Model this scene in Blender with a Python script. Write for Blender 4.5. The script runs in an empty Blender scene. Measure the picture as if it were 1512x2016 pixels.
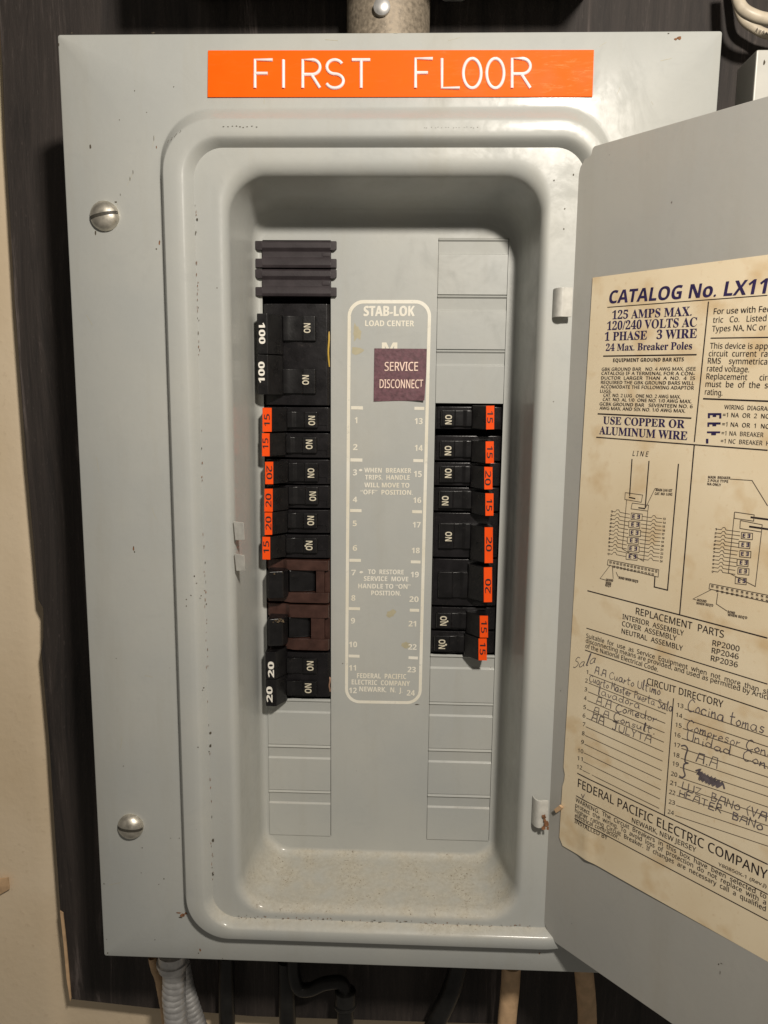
import bpy, bmesh, math, random
from mathutils import Vector, Matrix, Euler
random.seed(7)
sc = bpy.context.scene
COL = sc.collection
IN = 0.0254                      # everything below is measured in inches, built in metres
Z0 = 1.60                        # height of the panel's upper knockout line above the floor, metres

# ---------------------------------------------------------------- camera, world, lamps, exposure
CAM_C = Vector((2.262617, -14.798509, -2.839573))
CAM_R = Euler((1.417796, -0.010033, 0.035277), 'XYZ')
CAM_F = 1507.455                 # focal length in pixels of the 1512 x 2016 photograph
cd = bpy.data.cameras.new('camera'); cam = bpy.data.objects.new('camera', cd); COL.objects.link(cam)
cam.location = (CAM_C.x*IN, CAM_C.y*IN, CAM_C.z*IN+Z0); cam.rotation_euler = CAM_R
cd.sensor_fit = 'VERTICAL'; cd.sensor_height = 36; cd.sensor_width = 27; cd.lens = CAM_F/2016*36
cd.clip_start = 0.01; cd.clip_end = 50
sc.camera = cam

w = bpy.data.worlds.new('World'); sc.world = w; w.use_nodes = True
w.node_tree.nodes['Background'].inputs[0].default_value = (1.0, 0.92, 0.80, 1)
w.node_tree.nodes['Background'].inputs[1].default_value = 0.12

def lamp(name, loc, target, size, watts, color):
    d = bpy.data.lights.new(name, 'AREA'); d.shape = 'DISK'; d.size = size*IN; d.energy = watts; d.color = color
    o = bpy.data.objects.new(name, d); COL.objects.link(o)
    o.location = (loc[0]*IN, loc[1]*IN, loc[2]*IN+Z0)
    v = (Vector(target)-Vector(loc)).normalized()
    o.rotation_euler = v.to_track_quat('-Z', 'Y').to_euler()
    return o
lamp('ceiling_bulb', (7.8, -20.0, 8.4), (1.8, 0, -5.5), 2.0, 3.95, (1.0, 0.925, 0.82))

sc.view_settings.view_transform = 'Standard'; sc.view_settings.look = 'None'
sc.view_settings.exposure = 0.0; sc.view_settings.gamma = 1.0
sc.render.engine = 'CYCLES'

# ---------------------------------------------------------------- measuring helpers
RM = CAM_R.to_matrix()
def ray(u, v): return RM @ Vector(((u-756)/CAM_F, -(v-1008)/CAM_F, -1))
def at(u, v, y):
    """point of the plane at depth y (inches) measured at photograph pixel u, v"""
    d = ray(u, v); t = (y-CAM_C.y)/d.y
    return CAM_C+d*t
DA = 0.8561; HX, HY = 4.8761, -1.5           # door: opening direction and hinge line
DDIR = Vector((math.cos(DA), -math.sin(DA), 0)); DN = Vector((-math.sin(DA), -math.cos(DA), 0))
def dr(u, v, lift=0.0):
    d = ray(u, v); H = Vector((HX, HY, 0))+DN*lift
    t = (H-CAM_C).dot(DN)/d.dot(DN)
    return CAM_C+d*t
def dpt(s, z, lift=0.0): return Vector((HX, HY, 0))+DDIR*s+Vector((0, 0, z))+DN*lift

# ---------------------------------------------------------------- materials
def newmat(name):
    m = bpy.data.materials.new(name); m.use_nodes = True
    nt = m.node_tree; b = nt.nodes['Principled BSDF']
    return m, nt, b
def N(nt, t, **kw):
    n = nt.nodes.new(t)
    for k, v in kw.items():
        if k in n.inputs: n.inputs[k].default_value = v
        else: setattr(n, k, v)
    return n
def L(nt, a, b): nt.links.new(a, b)
def pos(nt, scale=(1, 1, 1)):
    g = N(nt, 'ShaderNodeNewGeometry')
    mp = N(nt, 'ShaderNodeMapping'); mp.inputs['Scale'].default_value = [s/IN for s in scale]
    L(nt, g.outputs['Position'], mp.inputs['Vector']); return mp.outputs['Vector'], g
def mixc(nt, fac, a, b):
    m = N(nt, 'ShaderNodeMix', data_type='RGBA')
    for i, x in ((6, a), (7, b)):
        if isinstance(x, tuple): m.inputs[i].default_value = (*x, 1)
        else: L(nt, x, m.inputs[i])
    if isinstance(fac, float): m.inputs[0].default_value = fac
    else: L(nt, fac, m.inputs[0])
    return m.outputs[2]
def ramp(nt, x, a, b, va=0.0, vb=1.0):
    r = N(nt, 'ShaderNodeMapRange'); L(nt, x, r.inputs[0])
    r.inputs[1].default_value = a; r.inputs[2].default_value = b
    r.inputs[3].default_value = va; r.inputs[4].default_value = vb
    return r.outputs[0]
def math2(nt, op, a, b):
    m = N(nt, 'ShaderNodeMath', operation=op)
    for i, x in ((0, a), (1, b)):
        if isinstance(x, (int, float)): m.inputs[i].default_value = x
        else: L(nt, x, m.inputs[i])
    return m.outputs[0]

def plain(name, col, rough=0.5, metal=0.0, spec=0.5, var=0.12, scale=3.0, bump=0.0, bscale=40.0):
    m, nt, b = newmat(name)
    v, g = pos(nt)
    n = N(nt, 'ShaderNodeTexNoise', Scale=scale, Detail=6.0); L(nt, v, n.inputs['Vector'])
    lo = tuple(c*(1-var) for c in col); hi = tuple(min(1, c*(1+var)) for c in col)
    L(nt, mixc(nt, ramp(nt, n.outputs['Fac'], .3, .7), lo, hi), b.inputs['Base Color'])
    L(nt, ramp(nt, n.outputs['Fac'], .3, .7, rough*.88, min(1, rough*1.12)), b.inputs['Roughness'])
    b.inputs['Metallic'].default_value = metal; b.inputs['Specular IOR Level'].default_value = spec
    if bump:
        n2 = N(nt, 'ShaderNodeTexNoise', Scale=bscale, Detail=3.0); L(nt, v, n2.inputs['Vector'])
        bp = N(nt, 'ShaderNodeBump', Strength=bump, Distance=0.0003); L(nt, n2.outputs['Fac'], bp.inputs['Height'])
        L(nt, bp.outputs['Normal'], b.inputs['Normal'])
    return m

def bakelite(name, base, rough):
    m = plain(name, base, spec=.5, rough=rough, var=.3, scale=5, bump=.15, bscale=26); nt = m.node_tree; b = nt.nodes['Principled BSDF']
    src = b.inputs['Base Color'].links[0].from_socket; v, g = pos(nt)
    n = N(nt, 'ShaderNodeTexNoise', Scale=16.0, Detail=8.0, Roughness=.8); L(nt, v, n.inputs['Vector'])
    n2 = N(nt, 'ShaderNodeTexNoise', Scale=2.2, Detail=4.0); L(nt, v, n2.inputs['Vector'])
    f = math2(nt, 'MULTIPLY', ramp(nt, n.outputs['Fac'], .56, .72, 0, .55), ramp(nt, n2.outputs['Fac'], .42, .62))
    L(nt, mixc(nt, f, src, (.075, .062, .055)), b.inputs['Base Color']); return m
def paint(name, base, dusty=True, rough=0.46):
    """enamel on pressed steel: faint mottling, orange peel, stray specks, settled dust on the lower ledges"""
    m, nt, b = newmat(name)
    v, g = pos(nt)
    n1 = N(nt, 'ShaderNodeTexNoise', Scale=.45, Detail=4.0); L(nt, v, n1.inputs['Vector'])
    n2 = N(nt, 'ShaderNodeTexNoise', Scale=7.0, Detail=8.0); L(nt, v, n2.inputs['Vector'])
    a = tuple(c*.955 for c in base); c2 = (base[0]*1.05, base[1]*1.03, base[2]*1.0)
    col = mixc(nt, ramp(nt, n1.outputs['Fac'], .35, .65), a, c2)
    col = mixc(nt, ramp(nt, n2.outputs['Fac'], .60, .78, 0, .22), col, tuple(c*.82 for c in base))
    # stray specks
    vo = N(nt, 'ShaderNodeTexVoronoi', Scale=1.5, feature='F1'); L(nt, v, vo.inputs['Vector'])
    sz = ramp(nt, n2.outputs['Fac'], .35, .75, .0, .045)
    speck = math2(nt, 'LESS_THAN', vo.outputs['Distance'], sz)
    col = mixc(nt, math2(nt, 'MULTIPLY', speck, .75), col, (.07, .045, .03))
    vs_, _g = pos(nt, (1, 1, .12))
    n5 = N(nt, 'ShaderNodeTexNoise', Scale=1.6, Detail=6.0, Roughness=.65); L(nt, vs_, n5.inputs['Vector'])
    col = mixc(nt, ramp(nt, n5.outputs['Fac'], .52, .74, 0, .30), col, (base[0]*.86, base[1]*.80, base[2]*.70))
    n6 = N(nt, 'ShaderNodeTexNoise', Scale=1.1, Detail=9.0, Roughness=.75, Distortion=1.2); L(nt, v, n6.inputs['Vector'])
    col = mixc(nt, ramp(nt, n6.outputs['Fac'], .54, .68, 0, .16), col, tuple(c*.72 for c in base))
    r = math2(nt, 'ADD', ramp(nt, n2.outputs['Fac'], .3, .8, rough, rough+.12), ramp(nt, n6.outputs['Fac'], .45, .65, -.08, .14))
    if dusty:
        sx = N(nt, 'ShaderNodeSeparateXYZ'); L(nt, g.outputs['Normal'], sx.inputs[0])
        sp = N(nt, 'ShaderNodeSeparateXYZ'); L(nt, g.outputs['Position'], sp.inputs[0])
        up = ramp(nt, sx.outputs['Z'], .06, .6)
        low = math2(nt, 'MULTIPLY', ramp(nt, sp.outputs['Z'], Z0-10.9*IN, Z0-12.2*IN), ramp(nt, sp.outputs['Z'], Z0-13.0*IN, Z0-12.8*IN))
        n3 = N(nt, 'ShaderNodeTexNoise', Scale=2.2, Detail=7.0); L(nt, v, n3.inputs['Vector'])
        d = math2(nt, 'MULTIPLY', math2(nt, 'MULTIPLY', up, low), ramp(nt, n3.outputs['Fac'], .3, .62, .25, .85))
        n7 = N(nt, 'ShaderNodeTexNoise', Scale=12.0, Detail=8.0, Roughness=.8); L(nt, v, n7.inputs['Vector'])
        col = mixc(nt, d, col, mixc(nt, ramp(nt, n7.outputs['Fac'], .38, .62), (.40, .36, .28), (.53, .50, .42)))
        n4 = N(nt, 'ShaderNodeTexNoise', Scale=26.0, Detail=2.0); L(nt, v, n4.inputs['Vector'])
        gr = math2(nt, 'MULTIPLY', math2(nt, 'MULTIPLY', up, low), math2(nt, 'MULTIPLY', ramp(nt, n4.outputs['Fac'], .63, .69), ramp(nt, n3.outputs['Fac'], .45, .6)))
        col = mixc(nt, math2(nt, 'MULTIPLY', gr, .8), col, (.12, .085, .055))
        r = math2(nt, 'ADD', r, math2(nt, 'MULTIPLY', d, .3))
    L(nt, col, b.inputs['Base Color']); L(nt, r, b.inputs['Roughness'])
    op = N(nt, 'ShaderNodeTexNoise', Scale=9.0, Detail=2.0); L(nt, v, op.inputs['Vector'])
    bp = N(nt, 'ShaderNodeBump', Strength=.10, Distance=0.0004); L(nt, op.outputs['Fac'], bp.inputs['Height'])
    L(nt, bp.outputs['Normal'], b.inputs['Normal'])
    b.inputs['Specular IOR Level'].default_value = .42; b.inputs['Coat Weight'].default_value = .20 if dusty else .15; b.inputs['Coat Roughness'].default_value = .13
    return m

M = {}
M['grey'] = paint('grey_enamel', (.425, .436, .418))
M['grey2'] = paint('grey_enamel_blank', (.44, .445, .43))
M['door'] = paint('grey_enamel_door', (.39, .385, .36), dusty=False, rough=.42)
M['black'] = bakelite('black_bakelite', (.0075, .007, .0075), .30)
M['blackb'] = bakelite('black_bakelite_body', (.0085, .0075, .0085), .28)
M['void'] = plain('dark_interior', (.004, .004, .004), rough=.9)
M['brown'] = bakelite('brown_bakelite', (.054, .025, .019), .36)
M['filler'] = plain('charcoal_plastic', (.034, .027, .030), spec=.3, rough=.5, var=.18, scale=4, bump=.15, bscale=30)
M['orange'] = plain('orange_tape', (.90, .085, .008), spec=.2, rough=.4, var=.05, scale=3)
M['orange2'] = plain('orange_tape_large', (.93, .125, .003), spec=.08, rough=.5, var=.04, scale=2, bump=.05, bscale=3)
_m = M['orange2']; _nt = _m.node_tree; _b = _nt.nodes['Principled BSDF']; _src = _b.inputs['Base Color'].links[0].from_socket
_v, _g = pos(_nt, (.35, 1, 2.2)); _n = N(_nt, 'ShaderNodeTexNoise', Scale=5.0, Detail=9.0, Roughness=.8, Distortion=.8); L(_nt, _v, _n.inputs['Vector'])
_s = N(_nt, 'ShaderNodeSeparateXYZ'); L(_nt, _g.outputs['Position'], _s.inputs[0])
_f = math2(_nt, 'MULTIPLY', ramp(_nt, _n.outputs['Fac'], .54, .70, 0, .55), ramp(_nt, _s.outputs['X'], 2.2*IN, 4.6*IN, .12, 1))
L(_nt, mixc(_nt, _f, _src, (.95, .36, .14)), _b.inputs['Base Color'])      # scuffs and gloss glare painted as paler streaks at the tape's right end
M['ink'] = plain('black_ink', (.018, .010, .012), rough=.6)
M['navy'] = plain('navy_ink', (.024, .014, .075), rough=.6, var=.3, scale=8)
M['pen'] = plain('ballpoint_ink', (.115, .095, .105), rough=.6, var=.4, scale=6)
M['pencil'] = plain('pencil_line', (.085, .062, .048), rough=.6, var=.3, scale=12)
M['white'] = plain('white_print', (.80, .77, .70), rough=.5, var=.07, scale=9)
M['cream'] = plain('cream_mark', (.62, .57, .44), rough=.5, var=.12, scale=12)
M['emb'] = plain('stretched_white', (.90, .78, .78), rough=.35, var=.08, scale=8)
M['plum'] = plain('plum_sticker', (.125, .052, .066), rough=.5, var=.3, scale=14, bump=.3, bscale=20)
M['pink'] = plain('sticker_lettering', (.88, .66, .55), rough=.5)
M['steel'] = plain('screw_steel', (.62, .58, .50), rough=.42, metal=.85, var=.25, scale=9, bump=.3, bscale=12)
M['galv'] = plain('galvanised_steel', (.60, .59, .58), rough=.42, metal=.6, var=.2, scale=5)
M['pipe'] = plain('weathered_zinc', (.30, .25, .19), rough=.6, metal=.35, var=.35, scale=14, bump=.4, bscale=18)
M['rust'] = plain('rust', (.20, .09, .04), rough=.9, var=.5, scale=20)
M['grime'] = plain('grime', (.075, .06, .04), rough=.9, var=.5, scale=20)
M['stain'] = plain('adhesive_stain', (.42, .38, .26), rough=.6, var=.1, scale=6)
M['dark'] = plain('dark_conduit', (.016, .015, .014), rough=.4, metal=.3, var=.3, scale=5)
M['tan'] = plain('tan_cable', (.60, .40, .23), rough=.6, var=.2, scale=4)
M['cable'] = plain('cream_cable', (.62, .54, .42), rough=.42, var=.12, scale=5)
M['tab'] = plain('bare_pale_steel', (.52, .51, .47), rough=.4, var=.12, scale=8)
M['box'] = plain('grey_box_paint', (.48, .49, .45), rough=.4, var=.12, scale=2)
M['ivory'] = plain('ivory_box_paint', (.46, .45, .41), rough=.4, var=.08, scale=2)
M['yellow'] = plain('yellow_wire', (.55, .36, .06), rough=.4)
M['copper'] = plain('copper_strip', (.60, .36, .25), rough=.35, metal=.7)
M['slot'] = plain('slot_shade', (.05, .045, .035), rough=.6)

M['dust'] = plain('settled_dust', (.13, .095, .055), rough=.9, var=.4, scale=20)
def paper_mat():
    m, nt, b = newmat('aged_paper'); v, g = pos(nt)
    n = N(nt, 'ShaderNodeTexNoise', Scale=.55, Detail=6.0); L(nt, v, n.inputs['Vector'])
    n2 = N(nt, 'ShaderNodeTexNoise', Scale=14.0, Detail=6.0); L(nt, v, n2.inputs['Vector'])
    n3 = N(nt, 'ShaderNodeTexNoise', Scale=1.7, Detail=3.0); L(nt, v, n3.inputs['Vector'])
    c = mixc(nt, ramp(nt, n.outputs['Fac'], .3, .7), (.74, .605, .405), (.84, .725, .53))
    c = mixc(nt, ramp(nt, n3.outputs['Fac'], .56, .74, 0, .65), c, (.60, .41, .20))
    c = mixc(nt, ramp(nt, n2.outputs['Fac'], .62, .8, 0, .35), c, (.55, .37, .19))
    L(nt, c, b.inputs['Base Color']); b.inputs['Roughness'].default_value = .62
    bp = N(nt, 'ShaderNodeBump', Strength=.25, Distance=0.0003); L(nt, n3.outputs['Fac'], bp.inputs['Height'])
    L(nt, bp.outputs['Normal'], b.inputs['Normal']); b.inputs['Specular IOR Level'].default_value = .3
    return m
M['paper'] = paper_mat()

def legend_mat():
    m, nt, b = newmat('worn_white_print'); v, g = pos(nt)
    n = N(nt, 'ShaderNodeTexNoise', Scale=11.0, Detail=7.0, Roughness=.7); L(nt, v, n.inputs['Vector'])
    n2 = N(nt, 'ShaderNodeTexNoise', Scale=1.3, Detail=4.0); L(nt, v, n2.inputs['Vector'])
    c = mixc(nt, ramp(nt, n2.outputs['Fac'], .35, .7), (.80, .77, .68), (.74, .69, .56))
    c = mixc(nt, ramp(nt, n.outputs['Fac'], .57, .68, 0, .5), c, (.44, .44, .41))
    L(nt, c, b.inputs['Base Color']); b.inputs['Roughness'].default_value = .5; return m
M['legend'] = legend_mat()
def board_mat():
    m, nt, b = newmat('dark_stained_plywood')
    v, g = pos(nt, (1, 1, .07)); v2, _ = pos(nt, (1, 1, .3))
    n = N(nt, 'ShaderNodeTexNoise', Scale=3.0, Detail=10.0, Roughness=.75, Distortion=.6); L(nt, v, n.inputs['Vector'])
    n2 = N(nt, 'ShaderNodeTexNoise', Scale=.8, Detail=5.0); L(nt, v2, n2.inputs['Vector'])
    n3 = N(nt, 'ShaderNodeTexNoise', Scale=20.0, Detail=3.0); L(nt, v2, n3.inputs['Vector'])
    c = mixc(nt, ramp(nt, n.outputs['Fac'], .35, .7), (.012, .009, .008), (.052, .040, .034))
    c = mixc(nt, math2(nt, 'MULTIPLY', ramp(nt, n.outputs['Fac'], .55, .66, 0, .8), ramp(nt, n2.outputs['Fac'], .46, .60)), c, (.19, .155, .145))
    c = mixc(nt, ramp(nt, n3.outputs['Fac'], .62, .75, 0, .35), c, (.10, .08, .07))
    L(nt, c, b.inputs['Base Color']); b.inputs['Roughness'].default_value = .72
    bp = N(nt, 'ShaderNodeBump', Strength=.5, Distance=0.0008); L(nt, n.outputs['Fac'], bp.inputs['Height'])
    L(nt, bp.outputs['Normal'], b.inputs['Normal']); return m
M['board'] = board_mat()
def wall_mat():
    m, nt, b = newmat('cream_plaster'); v, g = pos(nt)
    n = N(nt, 'ShaderNodeTexNoise', Scale=.35, Detail=5.0); L(nt, v, n.inputs['Vector'])
    n2 = N(nt, 'ShaderNodeTexNoise', Scale=6.0, Detail=6.0); L(nt, v, n2.inputs['Vector'])
    c = mixc(nt, ramp(nt, n.outputs['Fac'], .3, .7), (.66, .525, .355), (.75, .62, .45))
    c = mixc(nt, ramp(nt, n2.outputs['Fac'], .62, .8, 0, .4), c, (.45, .34, .22))
    L(nt, c, b.inputs['Base Color']); b.inputs['Roughness'].default_value = .75
    bp = N(nt, 'ShaderNodeBump', Strength=.25, Distance=0.001); L(nt, n2.outputs['Fac'], bp.inputs['Height'])
    L(nt, bp.outputs['Normal'], b.inputs['Normal']); return m
M['wall'] = wall_mat()

# ---------------------------------------------------------------- object helpers
def W(p): return Vector((p[0]*IN, p[1]*IN, p[2]*IN+Z0))
def tag(o, label=None, cat=None, group=None, kind=None):
    if label: o['label'] = label
    if cat: o['category'] = cat
    if group: o['group'] = group
    if kind: o['kind'] = kind
    return o
def thing(name, base, label, cat, group=None):
    o = bpy.data.objects.new(name, None); COL.objects.link(o); o.location = W(base); o.empty_display_size = .01
    return tag(o, label, cat, group)
def origin(o):
    v = Vector((0, 0, 0))
    while o is not None: v += o.location; o = o.parent
    return v
class MB:
    def __init__(s): s.v = []; s.f = []; s.m = []
    def add(s, vs, fs, mi=0):
        k = len(s.v); s.v += [Vector(p) for p in vs]; s.f += [tuple(i+k for i in f) for f in fs]; s.m += [mi]*len(fs); return s
    def box(s, a, b, mi=0):
        x0, y0, z0 = a; x1, y1, z1 = b
        return s.add([(x0, y0, z0), (x1, y0, z0), (x1, y1, z0), (x0, y1, z0), (x0, y0, z1), (x1, y0, z1), (x1, y1, z1), (x0, y1, z1)],
              [(0, 3, 2, 1), (4, 5, 6, 7), (0, 1, 5, 4), (1, 2, 6, 5), (2, 3, 7, 6), (3, 0, 4, 7)], mi)
    def prism_z(s, prof, z0, z1, mi=0):
        """prof: (x, y) outline, extruded from z0 to z1"""
        n = len(prof)
        vs = [(x, y, z0) for x, y in prof]+[(x, y, z1) for x, y in prof]
        fs = [(i, (i+1) % n, (i+1) % n+n, i+n) for i in range(n)]+[tuple(range(n))[::-1], tuple(range(n, 2*n))]
        return s.add(vs, fs, mi)
    def slab(s, poly, nrm, t, mi=0):
        """closed slab: polygon of 3-D points, thickness t along nrm"""
        n = len(poly); nrm = Vector(nrm)*t; a = [Vector(p) for p in poly]
        vs = a+[p+nrm for p in a]
        return s.add(vs, [(i, (i+1) % n, (i+1) % n+n, i+n) for i in range(n)]+[tuple(range(n))[::-1], tuple(range(n, 2*n))], mi)
    def tube(s, pts, r, seg=12, rf=None, caps=True, mi=0):
        pts = [Vector(p) for p in pts]; n = len(pts); rings = []
        up = Vector((0, 0, 1)); prev = None
        for i, p in enumerate(pts):
            t = (pts[min(i+1, n-1)]-pts[max(i-1, 0)]).normalized()
            if prev is None:
                a = t.orthogonal().normalized()
            else:
                a = (prev-t*prev.dot(t)).normalized()
            prev = a; b = t.cross(a); rr = rf(i/(n-1)) if rf else r
            rings.append([p+(a*math.cos(2*math.pi*k/seg)+b*math.sin(2*math.pi*k/seg))*rr for k in range(seg)])
        vs = [q for R_ in rings for q in R_]
        fs = [(i*seg+k, i*seg+(k+1) % seg, (i+1)*seg+(k+1) % seg, (i+1)*seg+k) for i in range(n-1) for k in range(seg)]
        if caps: fs += [tuple(range(seg))[::-1], tuple(range((n-1)*seg, n*seg))]
        return s.add(vs, fs, mi)
    def build(s, name, mats, parent=None, bevel=0.0, smooth=False, seg=2, label=None):
        if not isinstance(mats, (list, tuple)): mats = [mats]
        org = origin(parent)
        me = bpy.data.meshes.new(name)
        me.from_pydata([W(p)-org for p in s.v], [], s.f)
        for m in mats: me.materials.append(m)
        me.polygons.foreach_set('material_index', s.m)
        if bevel:
            bm = bmesh.new(); bm.from_mesh(me); bmesh.ops.recalc_face_normals(bm, faces=bm.faces)
            es = [e for e in bm.edges if len(e.link_faces) == 2 and e.calc_face_angle(0) > .45]
            bmesh.ops.bevel(bm, geom=es, offset=bevel*IN, segments=seg, affect='EDGES', clamp_overlap=True, profile=.5)
            bm.to_mesh(me); bm.free()
        else:
            bm = bmesh.new(); bm.from_mesh(me); bmesh.ops.recalc_face_normals(bm, faces=bm.faces); bm.to_mesh(me); bm.free()
        if smooth or bevel:
            me.polygons.foreach_set('use_smooth', [True]*len(me.polygons))
            try: me.set_sharp_from_angle(angle=math.radians(38))
            except Exception: pass
        me.update()
        o = bpy.data.objects.new(name, me); COL.objects.link(o); o.parent = parent
        if bevel: wn = o.modifiers.new('weighted_normal', 'WEIGHTED_NORMAL'); wn.keep_sharp = True
        if label: o['label'] = label
        return o

# flat printing ------------------------------------------------------------
_cache = {}
def glyphs(body, weight=0.0, res=3):
    k = (body, weight, res)
    if k not in _cache:
        c = bpy.data.curves.new('t', 'FONT'); c.body = body; c.offset = weight; c.resolution_u = res
        o = bpy.data.objects.new('t', c)
        me = bpy.data.meshes.new_from_object(o)
        _cache[k] = ([(v.co.x, v.co.y) for v in me.vertices], [tuple(p.vertices) for p in me.polygons])
        bpy.data.objects.remove(o); bpy.data.curves.remove(c); bpy.data.meshes.remove(me)
    return _cache[k]
SERIF = {}
for i in range(26):
    SERIF[chr(65+i)] = chr(0x1D400+i); SERIF[chr(97+i)] = chr(0x1D41A+i)
for i in range(10): SERIF[str(i)] = chr(0x1D7CE+i)
SANS, BOLD, OBL = {}, {}, {}
for i in range(26):
    for d_, b_ in ((SANS, 0x1D5A0), (BOLD, 0x1D5D4), (OBL, 0x1D63C)): d_[chr(65+i)] = chr(b_+i); d_[chr(97+i)] = chr(b_+26+i)
for i in range(10): SANS[str(i)] = chr(0x1D7E2+i); BOLD[str(i)] = OBL[str(i)] = chr(0x1D7EC+i)
def sans(s): return ''.join(SANS.get(c, c) for c in s) if s else s
def bold(s): return ''.join(BOLD.get(c, c) for c in s) if s else s
def serif(s): return ''.join(SERIF.get(c, c) for c in s)
class Print(MB):
    """flat print on a surface; every stroke or word lies a hair above the last so that no faces share a plane"""
    def __init__(s, lift=.004): super().__init__(); s.l = lift; s.k = 0; s.big = False
    def nxt(s): s.k += 1; return s.l+(s.k % 40)*.00004
    def text(s, body, A, B, U, nrm, weight=0.0, prefix=None, slant=0.0, res=3, mirror=False, cap=None, strike=0.0):
        vs, fs = glyphs(body, weight, res)
        if not vs: return
        pv = glyphs(prefix, weight, res)[0] if prefix else vs
        x0 = min(p[0] for p in pv); x1 = max(p[0] for p in pv); H = cap or .69
        e1 = (B-A)/(x1-x0); e2 = (U-A)/H; n = Vector(nrm)*s.nxt()
        if mirror: A, e1 = B, -e1
        s.add([A+e1*(x-x0+slant*y)+e2*y+n for x, y in vs], fs)
        for q_ in ([-strike, strike] if strike else []):
            n2_ = Vector(nrm)*s.nxt(); s.add([A+e1*(x-x0+slant*y+q_)+e2*(y+q_*.5)+n2_ for x, y in vs], fs)
    def ribbon(s, pts, width, nrm, n_=None):
        """poly-line with mitred width, lying in the plane of normal nrm"""
        nrm = Vector(nrm); pts = [Vector(p) for p in pts]; fine = [pts[0]]
        for a_, b_ in zip(pts[:-1], pts[1:]):
            m_ = max(1, int((b_-a_).length/.25)); fine += [a_.lerp(b_, (i_+1)/m_) for i_ in range(m_)]
        pts = fine; h = width/2; up = nrm*s.nxt(); vs = []
        for i, p in enumerate(pts):
            d0 = (pts[i]-pts[i-1]).normalized() if i else (pts[1]-pts[0]).normalized()
            d1 = (pts[i+1]-pts[i]).normalized() if i < len(pts)-1 else d0
            t = (d0+d1)
            t = t.normalized() if t.length > .2 else d1
            side = t.cross(nrm).normalized(); k = h/max(.5, side.dot(d1.cross(nrm).normalized()))
            vs += [p+side*k+up, p-side*k+up]
        s.add(vs, [(2*i, 2*i+1, 2*i+3, 2*i+2) for i in range(len(pts)-1)])
    def poly(s, pts, nrm):
        up = Vector(nrm)*s.nxt(); s.add([Vector(p)+up for p in pts], [tuple(range(len(pts)))])
FRONT = Vector((0, -1, 0))

# small irregular chips
def blob(mb, c, e1, e2, nrm, rx, ry, lift=.004, n=9):
    c = Vector(c); k = random.random()*6
    vs = []
    for i in range(n):
        a = 2*math.pi*i/n+k; r = random.uniform(.5, 1.0)
        vs.append(c+e1*math.cos(a)*rx*r+e2*math.sin(a)*ry*r+Vector(nrm)*(lift+random.random()*.001))
    mb.add(vs, [tuple(range(n))])
X3, Z3 = Vector((1, 0, 0)), Vector((0, 0, 1))

# ---------------------------------------------------------------- the place: wall, backboard
mb = MB()
nx, nz = 60, 60
def wall_y(x, z):
    y = 2.22
    y += -.16*(1/(1+math.exp((x+6.30-.012*(z+8))*14)))              # the strip left of the board stands slightly proud
    y += .03*math.sin(z*.7+x*.3)
    return y
xs = [-14+i*.12 for i in range(75)]+[-5+i*1.0 for i in range(24)]; zs = [-26+i*.8 for i in range(46)]
vs = [(x, wall_y(x, z), z) for z in zs for x in xs]; nX = len(xs)
mb.add(vs, [(j*nX+i, j*nX+i+1, (j+1)*nX+i+1, (j+1)*nX+i) for j in range(len(zs)-1) for i in range(nX-1)])
wall = mb.build('wall', M['wall'], smooth=True); tag(wall, 'cream painted plaster wall showing left of and below the dark board', kind='structure')
mb = MB()
p = [at(-6, 1727, 2.02), at(20, 1724, 2.02), at(22, 1746, 2.02), at(-6, 1762, 2.02)]
mb.slab([q+Vector((0, -.06, 0)) for q in p], (0, -1, 0), .03); mb.build('torn_patch', M['tan'], wall)

bl = [at(2, 100, 1.45), at(8, 250, 1.45), at(28, 600, 1.45), at(50, 900, 1.45), at(66, 1080, 1.45), at(74, 1180, 1.45), at(84, 1198, 1.45), at(84, 1255, 1.45), at(80, 1285, 1.45), at(95, 1450, 1.45), at(107, 1640, 1.45), at(118, 1795, 1.45), at(128, 1830, 1.45), at(139, 1968, 1.45)]
for q in bl: q.y = 1.45
top = Vector((bl[0].x-.06, 1.45, 9.0))
poly = [top]+bl+[at(300, 1986, 1.45), at(500, 2002, 1.45), Vector((14, 1.45, bl[-1].z-.2)), Vector((14, 1.45, 9))]
mb = MB(); mb.slab(poly, (0, 1, 0), .72)
board = mb.build('backboard', M['board'], bevel=.03)
tag(board, 'dark stained plywood backboard that all the boxes are mounted on', 'board')
mb = MB()
e = [at(119, 1792, 1.44), at(125, 1796, 1.44), at(131, 1850, 1.44), at(136, 1905, 1.44), at(141, 1964, 1.44), at(139, 1970, 1.44), at(132, 1925, 1.44), at(126, 1855, 1.44)]
mb.slab(e, (0, -1, 0), .03); mb.build('bare_edge', M['tan'], board, label='splintered unpainted wood edge')

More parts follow.
